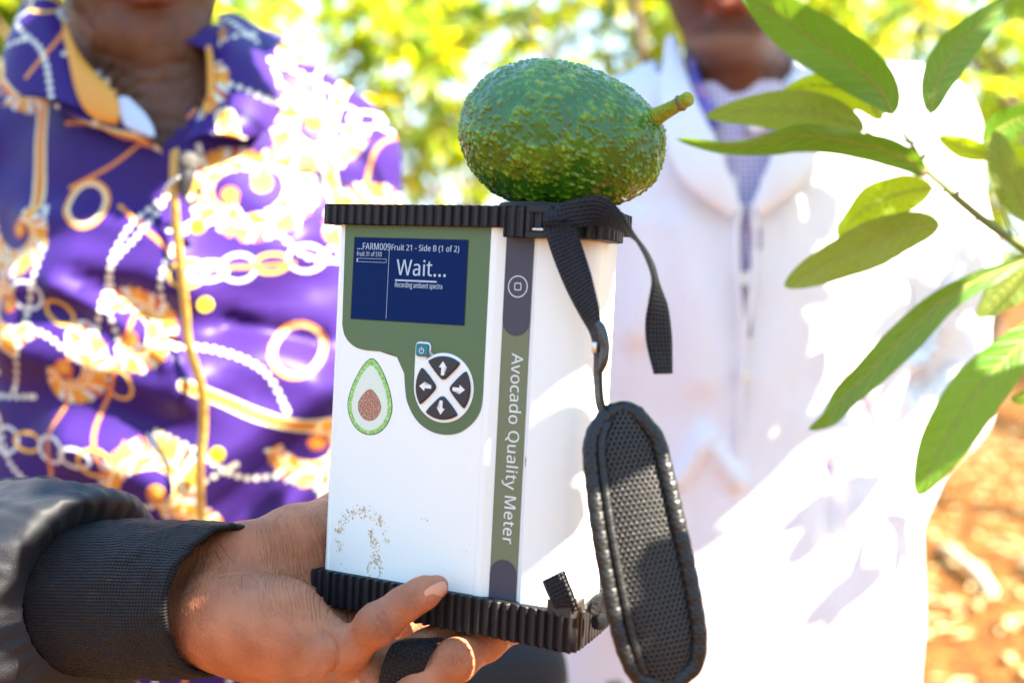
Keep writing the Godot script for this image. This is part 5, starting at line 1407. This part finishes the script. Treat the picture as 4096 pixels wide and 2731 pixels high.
func make_ground() -> void:
	var soil := mat(Color.WHITE, 0.95, 0.2)
	soil.albedo_texture = noise_tex(0.012, 5, FastNoiseLite.TYPE_SIMPLEX_SMOOTH, 1024, ramp([[0.0, lin(0.085, 0.036, 0.014)], [0.5, lin(0.17, 0.066, 0.017)], [0.75, lin(0.24, 0.10, 0.026)], [1.0, lin(0.34, 0.22, 0.10)]]))
	soil.uv1_scale = Vector3(0.5, 0.5, 1)
	bump(soil, noise_tex(0.03, 6, FastNoiseLite.TYPE_SIMPLEX_SMOOTH, 1024), 30.0, Vector3(0.5, 0.5, 1))
	var n := FastNoiseLite.new()
	n.seed = 2
	n.frequency = 1.3
	var v := PackedVector3Array()
	var uv := PackedVector2Array()
	var rows := 90
	for i in rows:
		for j in rows:
			# finer near the camera, reaching to the horizon
			var a := (i / float(rows - 1)) * 2.0 - 1.0
			var b := (j / float(rows - 1)) * 2.0 - 1.0
			var x := signf(a) * (absf(a) * 9.0 + pow(absf(a), 8.0) * 190.0)
			var z := signf(b) * (absf(b) * 9.0 + pow(absf(b), 8.0) * 190.0)
			v.append(Vector3(x, n.get_noise_2d(x, z) * 0.05, z))
			uv.append(Vector2(x, z))
	var g := obj("ground", grid(rows, rows, v, uv, false, false), soil)
	g.set_meta("kind", "structure")
	g.set_meta("label", "orange brown orchard soil")
	# dry leaves and straw lying about
	var bits := MultiMesh.new()
	bits.transform_format = MultiMesh.TRANSFORM_3D
	bits.mesh = blade([Vector3(0, 0, 0), Vector3(0.04, 0.012, 0), Vector3(0.09, 0.010, 0.01), Vector3(0.13, 0.0, 0)], 0.020, [Vector3.UP, Vector3.UP], 0.3, 0.2, 9, 5)[0]
	bits.instance_count = 2600
	for k in 2600:
		var p := Vector3(rng.randf_range(-1.0, 7.0), 0, rng.randf_range(-11.0, -2.0))
		p.y = n.get_noise_2d(p.x, p.z) * 0.05 + 0.012
		bits.set_instance_transform(k, Transform3D(Basis(Vector3.UP, rng.randf() * TAU).scaled(Vector3.ONE * rng.randf_range(0.5, 1.1)), p))
	var litter := MultiMeshInstance3D.new()
	litter.name = "leaf_litter"
	litter.multimesh = bits
	litter.material_override = mat(lin(0.50, 0.38, 0.18), 0.8)
	litter.set_meta("kind", "stuff")
	litter.set_meta("label", "dry tan leaves scattered over the orange soil")
	litter.set_meta("category", "leaf litter")
	add_child(litter)
	var sticks := [  # pale sticks modelled in place of sun patches on the soil
		["pale stick mimicking a sun patch beside the white coat's hem, the longer of two", Vector3(2.02, 0.03, -5.2), 0.9],
		["pale stick mimicking a sun patch at the right edge, the shorter of two", Vector3(2.30, 0.03, -5.0), 0.7],
	]
	for s in sticks:
		var t := thing("sun_patch_stick", s[0], "stick", s[1], "sticks mimicking sun patches on the soil")
		obj("stick", tube([Vector3(-0.04, 0, 0.5) * s[2], Vector3(0.0, 0.02, 0.2) * s[2], Vector3(0.03, 0.02, -0.2) * s[2], Vector3(0.06, 0.0, -0.5) * s[2]], [0.022, 0.026, 0.024, 0.018], 10, 20), mat(lin(0.60, 0.52, 0.36), 0.8), t)


# ---------------------------------------------------------------- tools

func numbered(called: String) -> String:
	if not taken.has(called):
		taken[called] = 0
		return called
	taken[called] += 1
	return "%s_%03d" % [called, taken[called]]


func thing(called: String, label: String, category: String, at := Vector3.ZERO, group := "") -> Node3D:
	var o := Node3D.new()
	o.name = numbered(called)
	add_child(o)
	o.position = at
	o.set_meta("label", label)
	o.set_meta("category", category)
	if group:
		o.set_meta("group", group)
	return o


func obj(called: String, mesh: Mesh, material: Material, parent: Node = self, at := Transform3D()) -> MeshInstance3D:
	var o := MeshInstance3D.new()
	o.name = called
	o.mesh = mesh
	if material:
		o.material_override = material
	o.transform = at
	parent.add_child(o, true)
	return o


func lin(r: float, g: float, b: float) -> Color:
	return Color(r, g, b).linear_to_srgb()


func mat(c: Color, rough := 0.7, spec := 0.5) -> StandardMaterial3D:
	var m := StandardMaterial3D.new()
	m.albedo_color = c
	m.roughness = rough
	m.metallic_specular = spec
	return m


func bump(m: StandardMaterial3D, tex: Texture2D, depth_mm: float, uv := Vector3.ONE, triplanar := false) -> StandardMaterial3D:
	m.heightmap_enabled = true
	m.heightmap_texture = tex
	m.heightmap_scale = depth_mm * 0.1
	m.uv1_scale = uv
	m.uv1_triplanar = triplanar
	return m


func noise_tex(freq: float, octaves := 4, kind := FastNoiseLite.TYPE_SIMPLEX_SMOOTH, size := 512, ramp: Gradient = null, sd := 3) -> NoiseTexture2D:
	var n := FastNoiseLite.new()
	n.seed = sd
	n.noise_type = kind
	n.frequency = freq
	n.fractal_octaves = octaves
	var t := NoiseTexture2D.new()
	t.width = size
	t.height = size
	t.seamless = true
	t.noise = n
	if ramp:
		t.color_ramp = ramp
	return t


func ramp(stops: Array) -> Gradient:
	var g := Gradient.new()
	var o := PackedFloat32Array()
	var c := PackedColorArray()
	for s in stops:
		o.append(s[0])
		c.append(s[1])
	g.offsets = o
	g.colors = c
	return g


func arrays_mesh(v: PackedVector3Array, n: PackedVector3Array, uv: PackedVector2Array, idx: PackedInt32Array, col := PackedColorArray()) -> ArrayMesh:
	# turns every triangle so that its front (clockwise) side is the side of its normals
	for t in range(0, idx.size(), 3):
		var a := idx[t]
		var b := idx[t + 1]
		var c := idx[t + 2]
		if (v[b] - v[a]).cross(v[c] - v[a]).dot(n[a] + n[b] + n[c]) > 0.0:
			idx[t + 1] = c
			idx[t + 2] = b
	var arr := []
	arr.resize(Mesh.ARRAY_MAX)
	arr[Mesh.ARRAY_VERTEX] = v
	arr[Mesh.ARRAY_NORMAL] = n
	if uv.size() == v.size():
		arr[Mesh.ARRAY_TEX_UV] = uv
	if col.size() == v.size():
		arr[Mesh.ARRAY_COLOR] = col
	arr[Mesh.ARRAY_INDEX] = idx
	var m := ArrayMesh.new()
	m.add_surface_from_arrays(Mesh.PRIMITIVE_TRIANGLES, arr)
	return m


func grid(nu: int, nv: int, v: PackedVector3Array, uv: PackedVector2Array, wrap_v := false, flip := false, col := PackedColorArray()) -> ArrayMesh:
	# nu rows of nv points; with wrap_v the last point of a row lies on its first one
	var idx := PackedInt32Array()
	var n := PackedVector3Array()
	n.resize(v.size())
	for i in nu - 1:
		for j in nv - 1:
			var a := i * nv + j
			for t in [[a, a + 1, a + nv], [a + 1, a + nv + 1, a + nv]]:
				idx.append_array(PackedInt32Array(t))
				var c := (v[t[1]] - v[t[0]]).cross(v[t[2]] - v[t[0]])
				if flip:
					c = -c
				for k in t:
					n[k] += c
	if wrap_v:
		for i in nu:
			var s := n[i * nv] + n[i * nv + nv - 1]
			n[i * nv] = s
			n[i * nv + nv - 1] = s
	if wrap_v:
		var outward := 0.0
		for i in range(1, nu - 1):
			var mid := Vector3.ZERO
			for j in nv - 1:
				mid += v[i * nv + j] / (nv - 1)
			for j in nv - 1:
				outward += n[i * nv + j].dot(v[i * nv + j] - mid)
		if outward < 0.0:
			for i in n.size():
				n[i] = -n[i]
	for i in n.size():
		n[i] = n[i].normalized() if n[i].length_squared() > 0.0 else Vector3.UP
	return arrays_mesh(v, n, uv, idx, col)


func spline(p: Array, n: int) -> Array:
	# Catmull-Rom through the points (numbers or vectors), n samples
	var out := []
	var m := p.size() - 1
	for i in n:
		var f := float(i) / (n - 1) * m
		var k := mini(int(f), m - 1)
		var t := f - k
		var a = p[maxi(k - 1, 0)]
		var b = p[k]
		var c = p[k + 1]
		var d = p[mini(k + 2, m)]
		out.append(0.5 * ((2.0 * b) + (c - a) * t + (2.0 * a - 5.0 * b + 4.0 * c - d) * t * t + (3.0 * b - 3.0 * c + d - a) * t * t * t))
	return out


func tube(p: Array, r: Array, seg := 12, n := 0, squash := 1.0) -> ArrayMesh:
	var pts := spline(p, n) if n else p
	var rad := spline(r, pts.size()) if r.size() != pts.size() else r
	var v := PackedVector3Array()
	var uv := PackedVector2Array()
	var side := Vector3.ZERO
	var long := 0.0
	var rows := pts.size()
	for i in rows + 2:
		var k := clampi(i - 1, 0, rows - 1)
		var t: Vector3 = (pts[mini(k + 1, rows - 1)] - pts[maxi(k - 1, 0)]).normalized()
		if side == Vector3.ZERO:
			side = t.cross(Vector3.UP if absf(t.y) < 0.9 else Vector3.RIGHT).normalized()
		side = (side - t * side.dot(t)).normalized()
		var up := side.cross(t)
		if i > 1 and i < rows + 1:
			long += (pts[k] - pts[k - 1]).length()
		var rr: float = rad[k] if i > 0 and i < rows + 1 else 0.0001
		for j in seg + 1:
			var a := TAU * j / seg
			v.append(pts[k] + side * cos(a) * rr + up * sin(a) * rr * squash)
			uv.append(Vector2(long, float(j) / seg))
	return grid(rows + 2, seg + 1, v, uv, true, true)


func ribbon(p: Array, side: Array, half: Array, thick: float, n := 40, across := 9, sag := 0.0) -> ArrayMesh:
	# webbing: a thin closed band along p, its width along side
	var pts := spline(p, n)
	var sd := spline(side, n)
	var hw := spline(half, n)
	var v := PackedVector3Array()
	var uv := PackedVector2Array()
	var long := 0.0
	var count := across * 2 + 1
	for i in n:
		var t: Vector3 = (pts[mini(i + 1, n - 1)] - pts[maxi(i - 1, 0)]).normalized()
		var s: Vector3 = (sd[i] - t * sd[i].dot(t)).normalized()
		var nn := s.cross(t).normalized()
		if i:
			long += (pts[i] - pts[i - 1]).length()
		for j in count:
			var back := j >= across and j < count - 1
			var q := j if j < across else (count - 2 - j if j < count - 1 else 0)
			var x := 2.0 * q / (across - 1) - 1.0
			var off := (thick * 0.5) * sqrt(maxf(0.0, 1.0 - pow(absf(x), 8.0))) + 0.00005
			v.append(pts[i] + s * x * hw[i] + nn * ((-off if back else off) + sag * (1.0 - x * x)))
			uv.append(Vector2(long, x * hw[i]))
	return grid(n, count, v, uv, true, false)


func outline_smooth(p: PackedVector2Array, rounds := 2) -> PackedVector2Array:
	for r in rounds:
		var q := PackedVector2Array()
		for i in p.size():
			var a := p[i]
			var b := p[(i + 1) % p.size()]
			q.append(a.lerp(b, 0.25))
			q.append(a.lerp(b, 0.75))
		p = q
	return p


func plate(p: PackedVector2Array, z0: float, z1: float, bevel := 0.0) -> ArrayMesh:
	# a flat piece with the outline p (x, y), from z0 up to z1, its upper rim rounded by bevel
	if Geometry2D.is_polygon_clockwise(p):
		p.reverse()
	var n := p.size()
	var out := PackedVector2Array()
	for i in n:
		var a := p[(i + n - 1) % n]
		var b := p[i]
		var c := p[(i + 1) % n]
		var m := ((b - a).normalized() + (c - b).normalized()).normalized()
		out.append(Vector2(m.y, -m.x))
	var v := PackedVector3Array()
	var nn := PackedVector3Array()
	var uv := PackedVector2Array()
	var idx := PackedInt32Array()
	var rows := [[0.0, z0, 0.0]]
	if bevel > 0.0:
		for k in 5:
			var a := PI * 0.5 * k / 4.0
			rows.append([bevel * (1.0 - cos(a)), z1 - bevel + bevel * sin(a), a])
	else:
		rows.append([0.0, z1, 0.0])
	for r in rows:
		for i in n + 1:
			var k := i % n
			v.append(Vector3(p[k].x - out[k].x * r[0], p[k].y - out[k].y * r[0], r[1]))
			nn.append(Vector3(out[k].x * cos(r[2]), out[k].y * cos(r[2]), sin(r[2])))
			uv.append(p[k])
	for r in rows.size() - 1:
		for i in n:
			var a := r * (n + 1) + i
			idx.append_array(PackedInt32Array([a, a + 1, a + n + 1, a + 1, a + n + 2, a + n + 1]))
	var top := PackedVector2Array()
	for i in n:
		top.append(p[i] - out[i] * bevel)
	var tri := Geometry2D.triangulate_polygon(top)
	var base := v.size()
	for q in top:
		v.append(Vector3(q.x, q.y, z1))
		nn.append(Vector3(0, 0, 1))
		uv.append(q)
	for t in tri:
		idx.append(base + t)
	return arrays_mesh(v, nn, uv, idx)


func box2(x0: float, y0: float, x1: float, y1: float, r := 0.0) -> PackedVector2Array:
	if r <= 0.0:
		return PackedVector2Array([Vector2(x0, y0), Vector2(x1, y0), Vector2(x1, y1), Vector2(x0, y1)])
	var p := PackedVector2Array()
	for c in [[x1 - r, y1 - r, 0.0], [x0 + r, y1 - r, 1.0], [x0 + r, y0 + r, 2.0], [x1 - r, y0 + r, 3.0]]:
		for k in 7:
			var a: float = (c[2] + k / 6.0) * PI * 0.5
			p.append(Vector2(c[0] + cos(a) * r, c[1] + sin(a) * r))
	return p


func hoop(c: Vector2, r: float, w: float, a0: float, a1: float, z: float) -> ArrayMesh:
	# a printed ring or arc
	var v := PackedVector3Array()
	var uv := PackedVector2Array()
	for k in 49:
		var a := lerpf(a0, a1, k / 48.0)
		for s in [-0.5, 0.5]:
			v.append(Vector3(c.x + cos(a) * (r + w * s), c.y + sin(a) * (r + w * s), z))
			uv.append(Vector2(k / 48.0, s))
	return grid(49, 2, v, uv, false, false)


func prism(p: PackedVector2Array, y0: float, y1: float, sharp_deg := 40.0, bevel := 0.0) -> ArrayMesh:
	# a column over the outline p (x, z), from y0 to y1, closed at both ends
	if Geometry2D.is_polygon_clockwise(p):
		p.reverse()
	var n := p.size()
	var v := PackedVector3Array()
	var nn := PackedVector3Array()
	var uv := PackedVector2Array()
	var idx := PackedInt32Array()
	var lim := cos(deg_to_rad(sharp_deg))
	var mid := Vector2.ZERO
	for q in p:
		mid += q / n
	var levels := [[y0, 0.0], [y1, 0.0]] if bevel <= 0.0 else [[y0, bevel], [y0 + bevel, 0.0], [y1 - bevel, 0.0], [y1, bevel]]
	var run := 0.0
	for i in n:
		var a := p[i]
		var b := p[(i + 1) % n]
		var e := (b - a).normalized()
		var e0 := (a - p[(i + n - 1) % n]).normalized()
		var e2 := (p[(i + 2) % n] - b).normalized()
		var na := e if e.dot(e0) < lim else (e + e0).normalized()
		var nb := e if e.dot(e2) < lim else (e + e2).normalized()
		for k in levels.size() - 1:
			var at := v.size()
			for q in [[a, na, k], [b, nb, k], [a, na, k + 1], [b, nb, k + 1]]:
				var s: Vector2 = q[1]
				var lv = levels[q[2]]
				var o := Vector2(s.y, -s.x)
				v.append(Vector3(q[0].x - o.x * lv[1], lv[0], q[0].y - o.y * lv[1]))
				nn.append(Vector3(o.x, 0.0 if bevel <= 0.0 else (0.5 if k == 2 else (-0.5 if k == 0 else 0.0)), o.y).normalized())
				uv.append(Vector2(run + (0.0 if q[0] == a else (b - a).length()), lv[0]))
			idx.append_array(PackedInt32Array([at, at + 1, at + 2, at + 1, at + 3, at + 2]))
		run += (b - a).length()
	for end in [[y0, -1.0, bevel], [y1, 1.0, bevel]]:
		var at := v.size()
		v.append(Vector3(mid.x, end[0], mid.y))
		nn.append(Vector3(0, end[1], 0))
		uv.append(mid)
		for i in n:
			var e := (p[(i + 1) % n] - p[(i + n - 1) % n]).normalized()
			var q: Vector2 = p[i] - Vector2(e.y, -e.x) * end[2]
			v.append(Vector3(q.x, end[0], q.y))
			nn.append(Vector3(0, end[1], 0))
			uv.append(q)
		for i in n:
			idx.append_array(PackedInt32Array([at, at + 1 + i, at + 1 + (i + 1) % n]))
	return arrays_mesh(v, nn, uv, idx)


func lettering(called: String, s: String, lo: Vector2, hi: Vector2, z: float, m: Material, parent: Node, turn := 0.0, depth := 0.00012) -> MeshInstance3D:
	# flat print: the words s scaled into the box lo..hi (before the turn about lo)
	var t := TextMesh.new()
	var f := SystemFont.new()
	f.font_names = PackedStringArray(["Droid Sans"])
	t.font = f
	t.font_size = 64
	t.pixel_size = 0.01
	t.depth = 1.0
	t.curve_step = 1.5
	t.text = s
	t.horizontal_alignment = HORIZONTAL_ALIGNMENT_LEFT
	var b := t.get_aabb()
	var k := Vector2((hi.x - lo.x) / b.size.x, (hi.y - lo.y) / b.size.y)
	var fit := Transform3D(Basis.from_scale(Vector3(k.x, k.y, depth)), Vector3(-b.position.x * k.x, -b.position.y * k.y, 0))
	return obj(called, t, m, parent, Transform3D(Basis(Vector3.BACK, turn), Vector3(lo.x, lo.y, z)) * fit)


# ---------------------------------------------------------------- rounded bodies: a smooth field of tapered limbs, meshed by surface nets

class Field:
	var kind := PackedInt32Array()
	var a := PackedVector3Array()
	var b := PackedVector3Array()
	var ra := PackedFloat32Array()
	var rb := PackedFloat32Array()
	var inv := PackedFloat32Array()
	var k := PackedFloat32Array()
	var turn: Array[Basis] = []
	var reach := PackedFloat32Array()
	var mid := PackedVector3Array()
	var warp: Callable

	func limb(p: Vector3, q: Vector3, r: float, s: float, blend := 0.01) -> void:
		kind.append(0)
		a.append(p)
		b.append(q - p)
		ra.append(r)
		rb.append(s)
		inv.append(1.0 / maxf((q - p).length_squared(), 1e-9))
		k.append(blend)
		turn.append(Basis())
		mid.append((p + q) * 0.5)
		reach.append((q - p).length() * 0.5 + maxf(r, s))

	func chain(p: Array, r: Array, blend := 0.01) -> void:
		for i in p.size() - 1:
			limb(p[i], p[i + 1], r[i], r[i + 1], blend)

	func egg(c: Vector3, r: Vector3, blend := 0.01, basis := Basis(), carve := false) -> void:
		kind.append(2 if carve else 1)
		a.append(c)
		b.append(r)
		ra.append(0.0)
		rb.append(0.0)
		inv.append(0.0)
		k.append(blend)
		turn.append(basis.inverse())
		mid.append(c)
		reach.append(maxf(r.x, maxf(r.y, r.z)))

	func raw(p: Vector3) -> float:
		var d := 1.0
		for i in a.size():
			var kk := k[i]
			var e := 0.0
			var t := kind[i]
			if t == 0:
				if p.distance_to(mid[i]) - reach[i] > d + kk:
					continue
				var pa := p - a[i]
				var ba := b[i]
				var h := clampf(pa.dot(ba) * inv[i], 0.0, 1.0)
				e = pa.distance_to(ba * h) - lerpf(ra[i], rb[i], h)
			else:
				if p.distance_to(mid[i]) - reach[i] > (d + kk if t == 1 else 0.02 + kk):
					continue
				var q: Vector3 = turn[i] * (p - a[i])
				var r := b[i]
				var k0 := (q / r).length()
				var k1 := (q / (r * r)).length()
				e = k0 * (k0 - 1.0) / maxf(k1, 1e-6)
			if t == 2:
				e = -e
				var h2 := maxf(kk - absf(d - e), 0.0) / kk
				d = maxf(d, e) + h2 * h2 * kk * 0.25
			else:
				var h1 := maxf(kk - absf(d - e), 0.0) / kk
				d = minf(d, e) - h1 * h1 * kk * 0.25
		return d

	func at(p: Vector3) -> float:
		var d := raw(p)
		if warp.is_valid():
			d += warp.call(p)
		return d


func net(f: Field, lo: Vector3, hi: Vector3, cell: float, keep : Callable = none, slack := 0.0, uv_of : Callable = none, color_of : Callable = none) -> ArrayMesh:
	var nx := int(ceil((hi.x - lo.x) / cell)) + 1
	var ny := int(ceil((hi.y - lo.y) / cell)) + 1
	var nz := int(ceil((hi.z - lo.z) / cell)) + 1
	var sy := nx
	var sz := nx * ny
	var val := PackedFloat32Array()
	val.resize(nx * ny * nz)
	val.fill(1e3)
	var bs := 5
	var blocks := []
	var far := cell * bs * 0.95 + slack
	for bz in range(0, nz - 1, bs):
		for by in range(0, ny - 1, bs):
			for bx in range(0, nx - 1, bs):
				var c := lo + Vector3(bx + bs * 0.5, by + bs * 0.5, bz + bs * 0.5) * cell
				if absf(f.raw(c)) > far:
					continue
				blocks.append(Vector3i(bx, by, bz))
				for z in range(bz, mini(bz + bs + 1, nz)):
					for y in range(by, mini(by + bs + 1, ny)):
						var row := z * sz + y * sy
						for x in range(bx, mini(bx + bs + 1, nx)):
							if val[row + x] == 1e3:
								val[row + x] = f.at(lo + Vector3(x, y, z) * cell)
	var at := PackedInt32Array()
	at.resize(nx * ny * nz)
	at.fill(-1)
	var v := PackedVector3Array()
	var n := PackedVector3Array()
	var idx := PackedInt32Array()
	var corner := PackedInt32Array([0, 1, sy, sy + 1, sz, sz + 1, sz + sy, sz + sy + 1])
	var edges := PackedInt32Array([0, 1, 2, 3, 4, 5, 6, 7, 0, 2, 1, 3, 4, 6, 5, 7, 0, 4, 1, 5, 2, 6, 3, 7])
	for bk in blocks:
		for z in range(bk.z, mini(bk.z + bs, nz - 1)):
			for y in range(bk.y, mini(bk.y + bs, ny - 1)):
				for x in range(bk.x, mini(bk.x + bs, nx - 1)):
					var i: int = z * sz + y * sy + x
					if at[i] != -1:
						continue
					var m := 0
					for q in 8:
						if val[i + corner[q]] < 0.0:
							m |= 1 << q
					if m == 0 or m == 255:
						continue
					var s := Vector3.ZERO
					var c := 0
					for e in 12:
						var p := edges[e * 2]
						var r := edges[e * 2 + 1]
						if (m >> p & 1) == (m >> r & 1):
							continue
						var d0 := val[i + corner[p]]
						var d1 := val[i + corner[r]]
						var t := d0 / (d0 - d1)
						s += Vector3(p & 1, p >> 1 & 1, p >> 2 & 1).lerp(Vector3(r & 1, r >> 1 & 1, r >> 2 & 1), t)
						c += 1
					var w := lo + (Vector3(x, y, z) + s / c) * cell
					var h := cell * 0.35
					var d := f.at(w)
					var g := Vector3(f.at(w + Vector3(h, 0, 0)) - d, f.at(w + Vector3(0, h, 0)) - d, f.at(w + Vector3(0, 0, h)) - d) / h
					var gl := maxf(g.length(), 0.2)
					w -= g / gl * clampf(d / gl, -cell * 0.5, cell * 0.5)
					at[i] = v.size()
					v.append(w)
					n.append(g.normalized())
	for bk in blocks:
		for z in range(maxi(bk.z, 1), mini(bk.z + bs, nz - 1)):
			for y in range(maxi(bk.y, 1), mini(bk.y + bs, ny - 1)):
				for x in range(maxi(bk.x, 1), mini(bk.x + bs, nx - 1)):
					var i: int = z * sz + y * sy + x
					if at[i] == -1:
						continue
					var d0 := val[i] < 0.0
					for ax in 3:
						var step: int = [1, sy, sz][ax]
						if (val[i + step] < 0.0) == d0:
							continue
						var p: int = [sy, sz, 1][ax]
						var q: int = [sz, 1, sy][ax]
						var a := at[i]
						var b := at[i - p]
						var c := at[i - p - q]
						var e := at[i - q]
						if b < 0 or c < 0 or e < 0:
							continue
						if keep.is_valid() and not keep.call((v[a] + v[c]) * 0.5):
							continue
						idx.append_array(PackedInt32Array([a, b, c, a, c, e]))
	var uv := PackedVector2Array()
	var col := PackedColorArray()
	if uv_of.is_valid():
		for p in v:
			uv.append(uv_of.call(p))
	if color_of.is_valid():
		for p in v:
			col.append(color_of.call(p))
	return arrays_mesh(v, n, uv, idx, col)


func joined(parts: Array) -> ArrayMesh:
	var st := SurfaceTool.new()
	st.begin(Mesh.PRIMITIVE_TRIANGLES)
	for m in parts:
		st.append_from(m, 0, Transform3D())
	return st.commit()
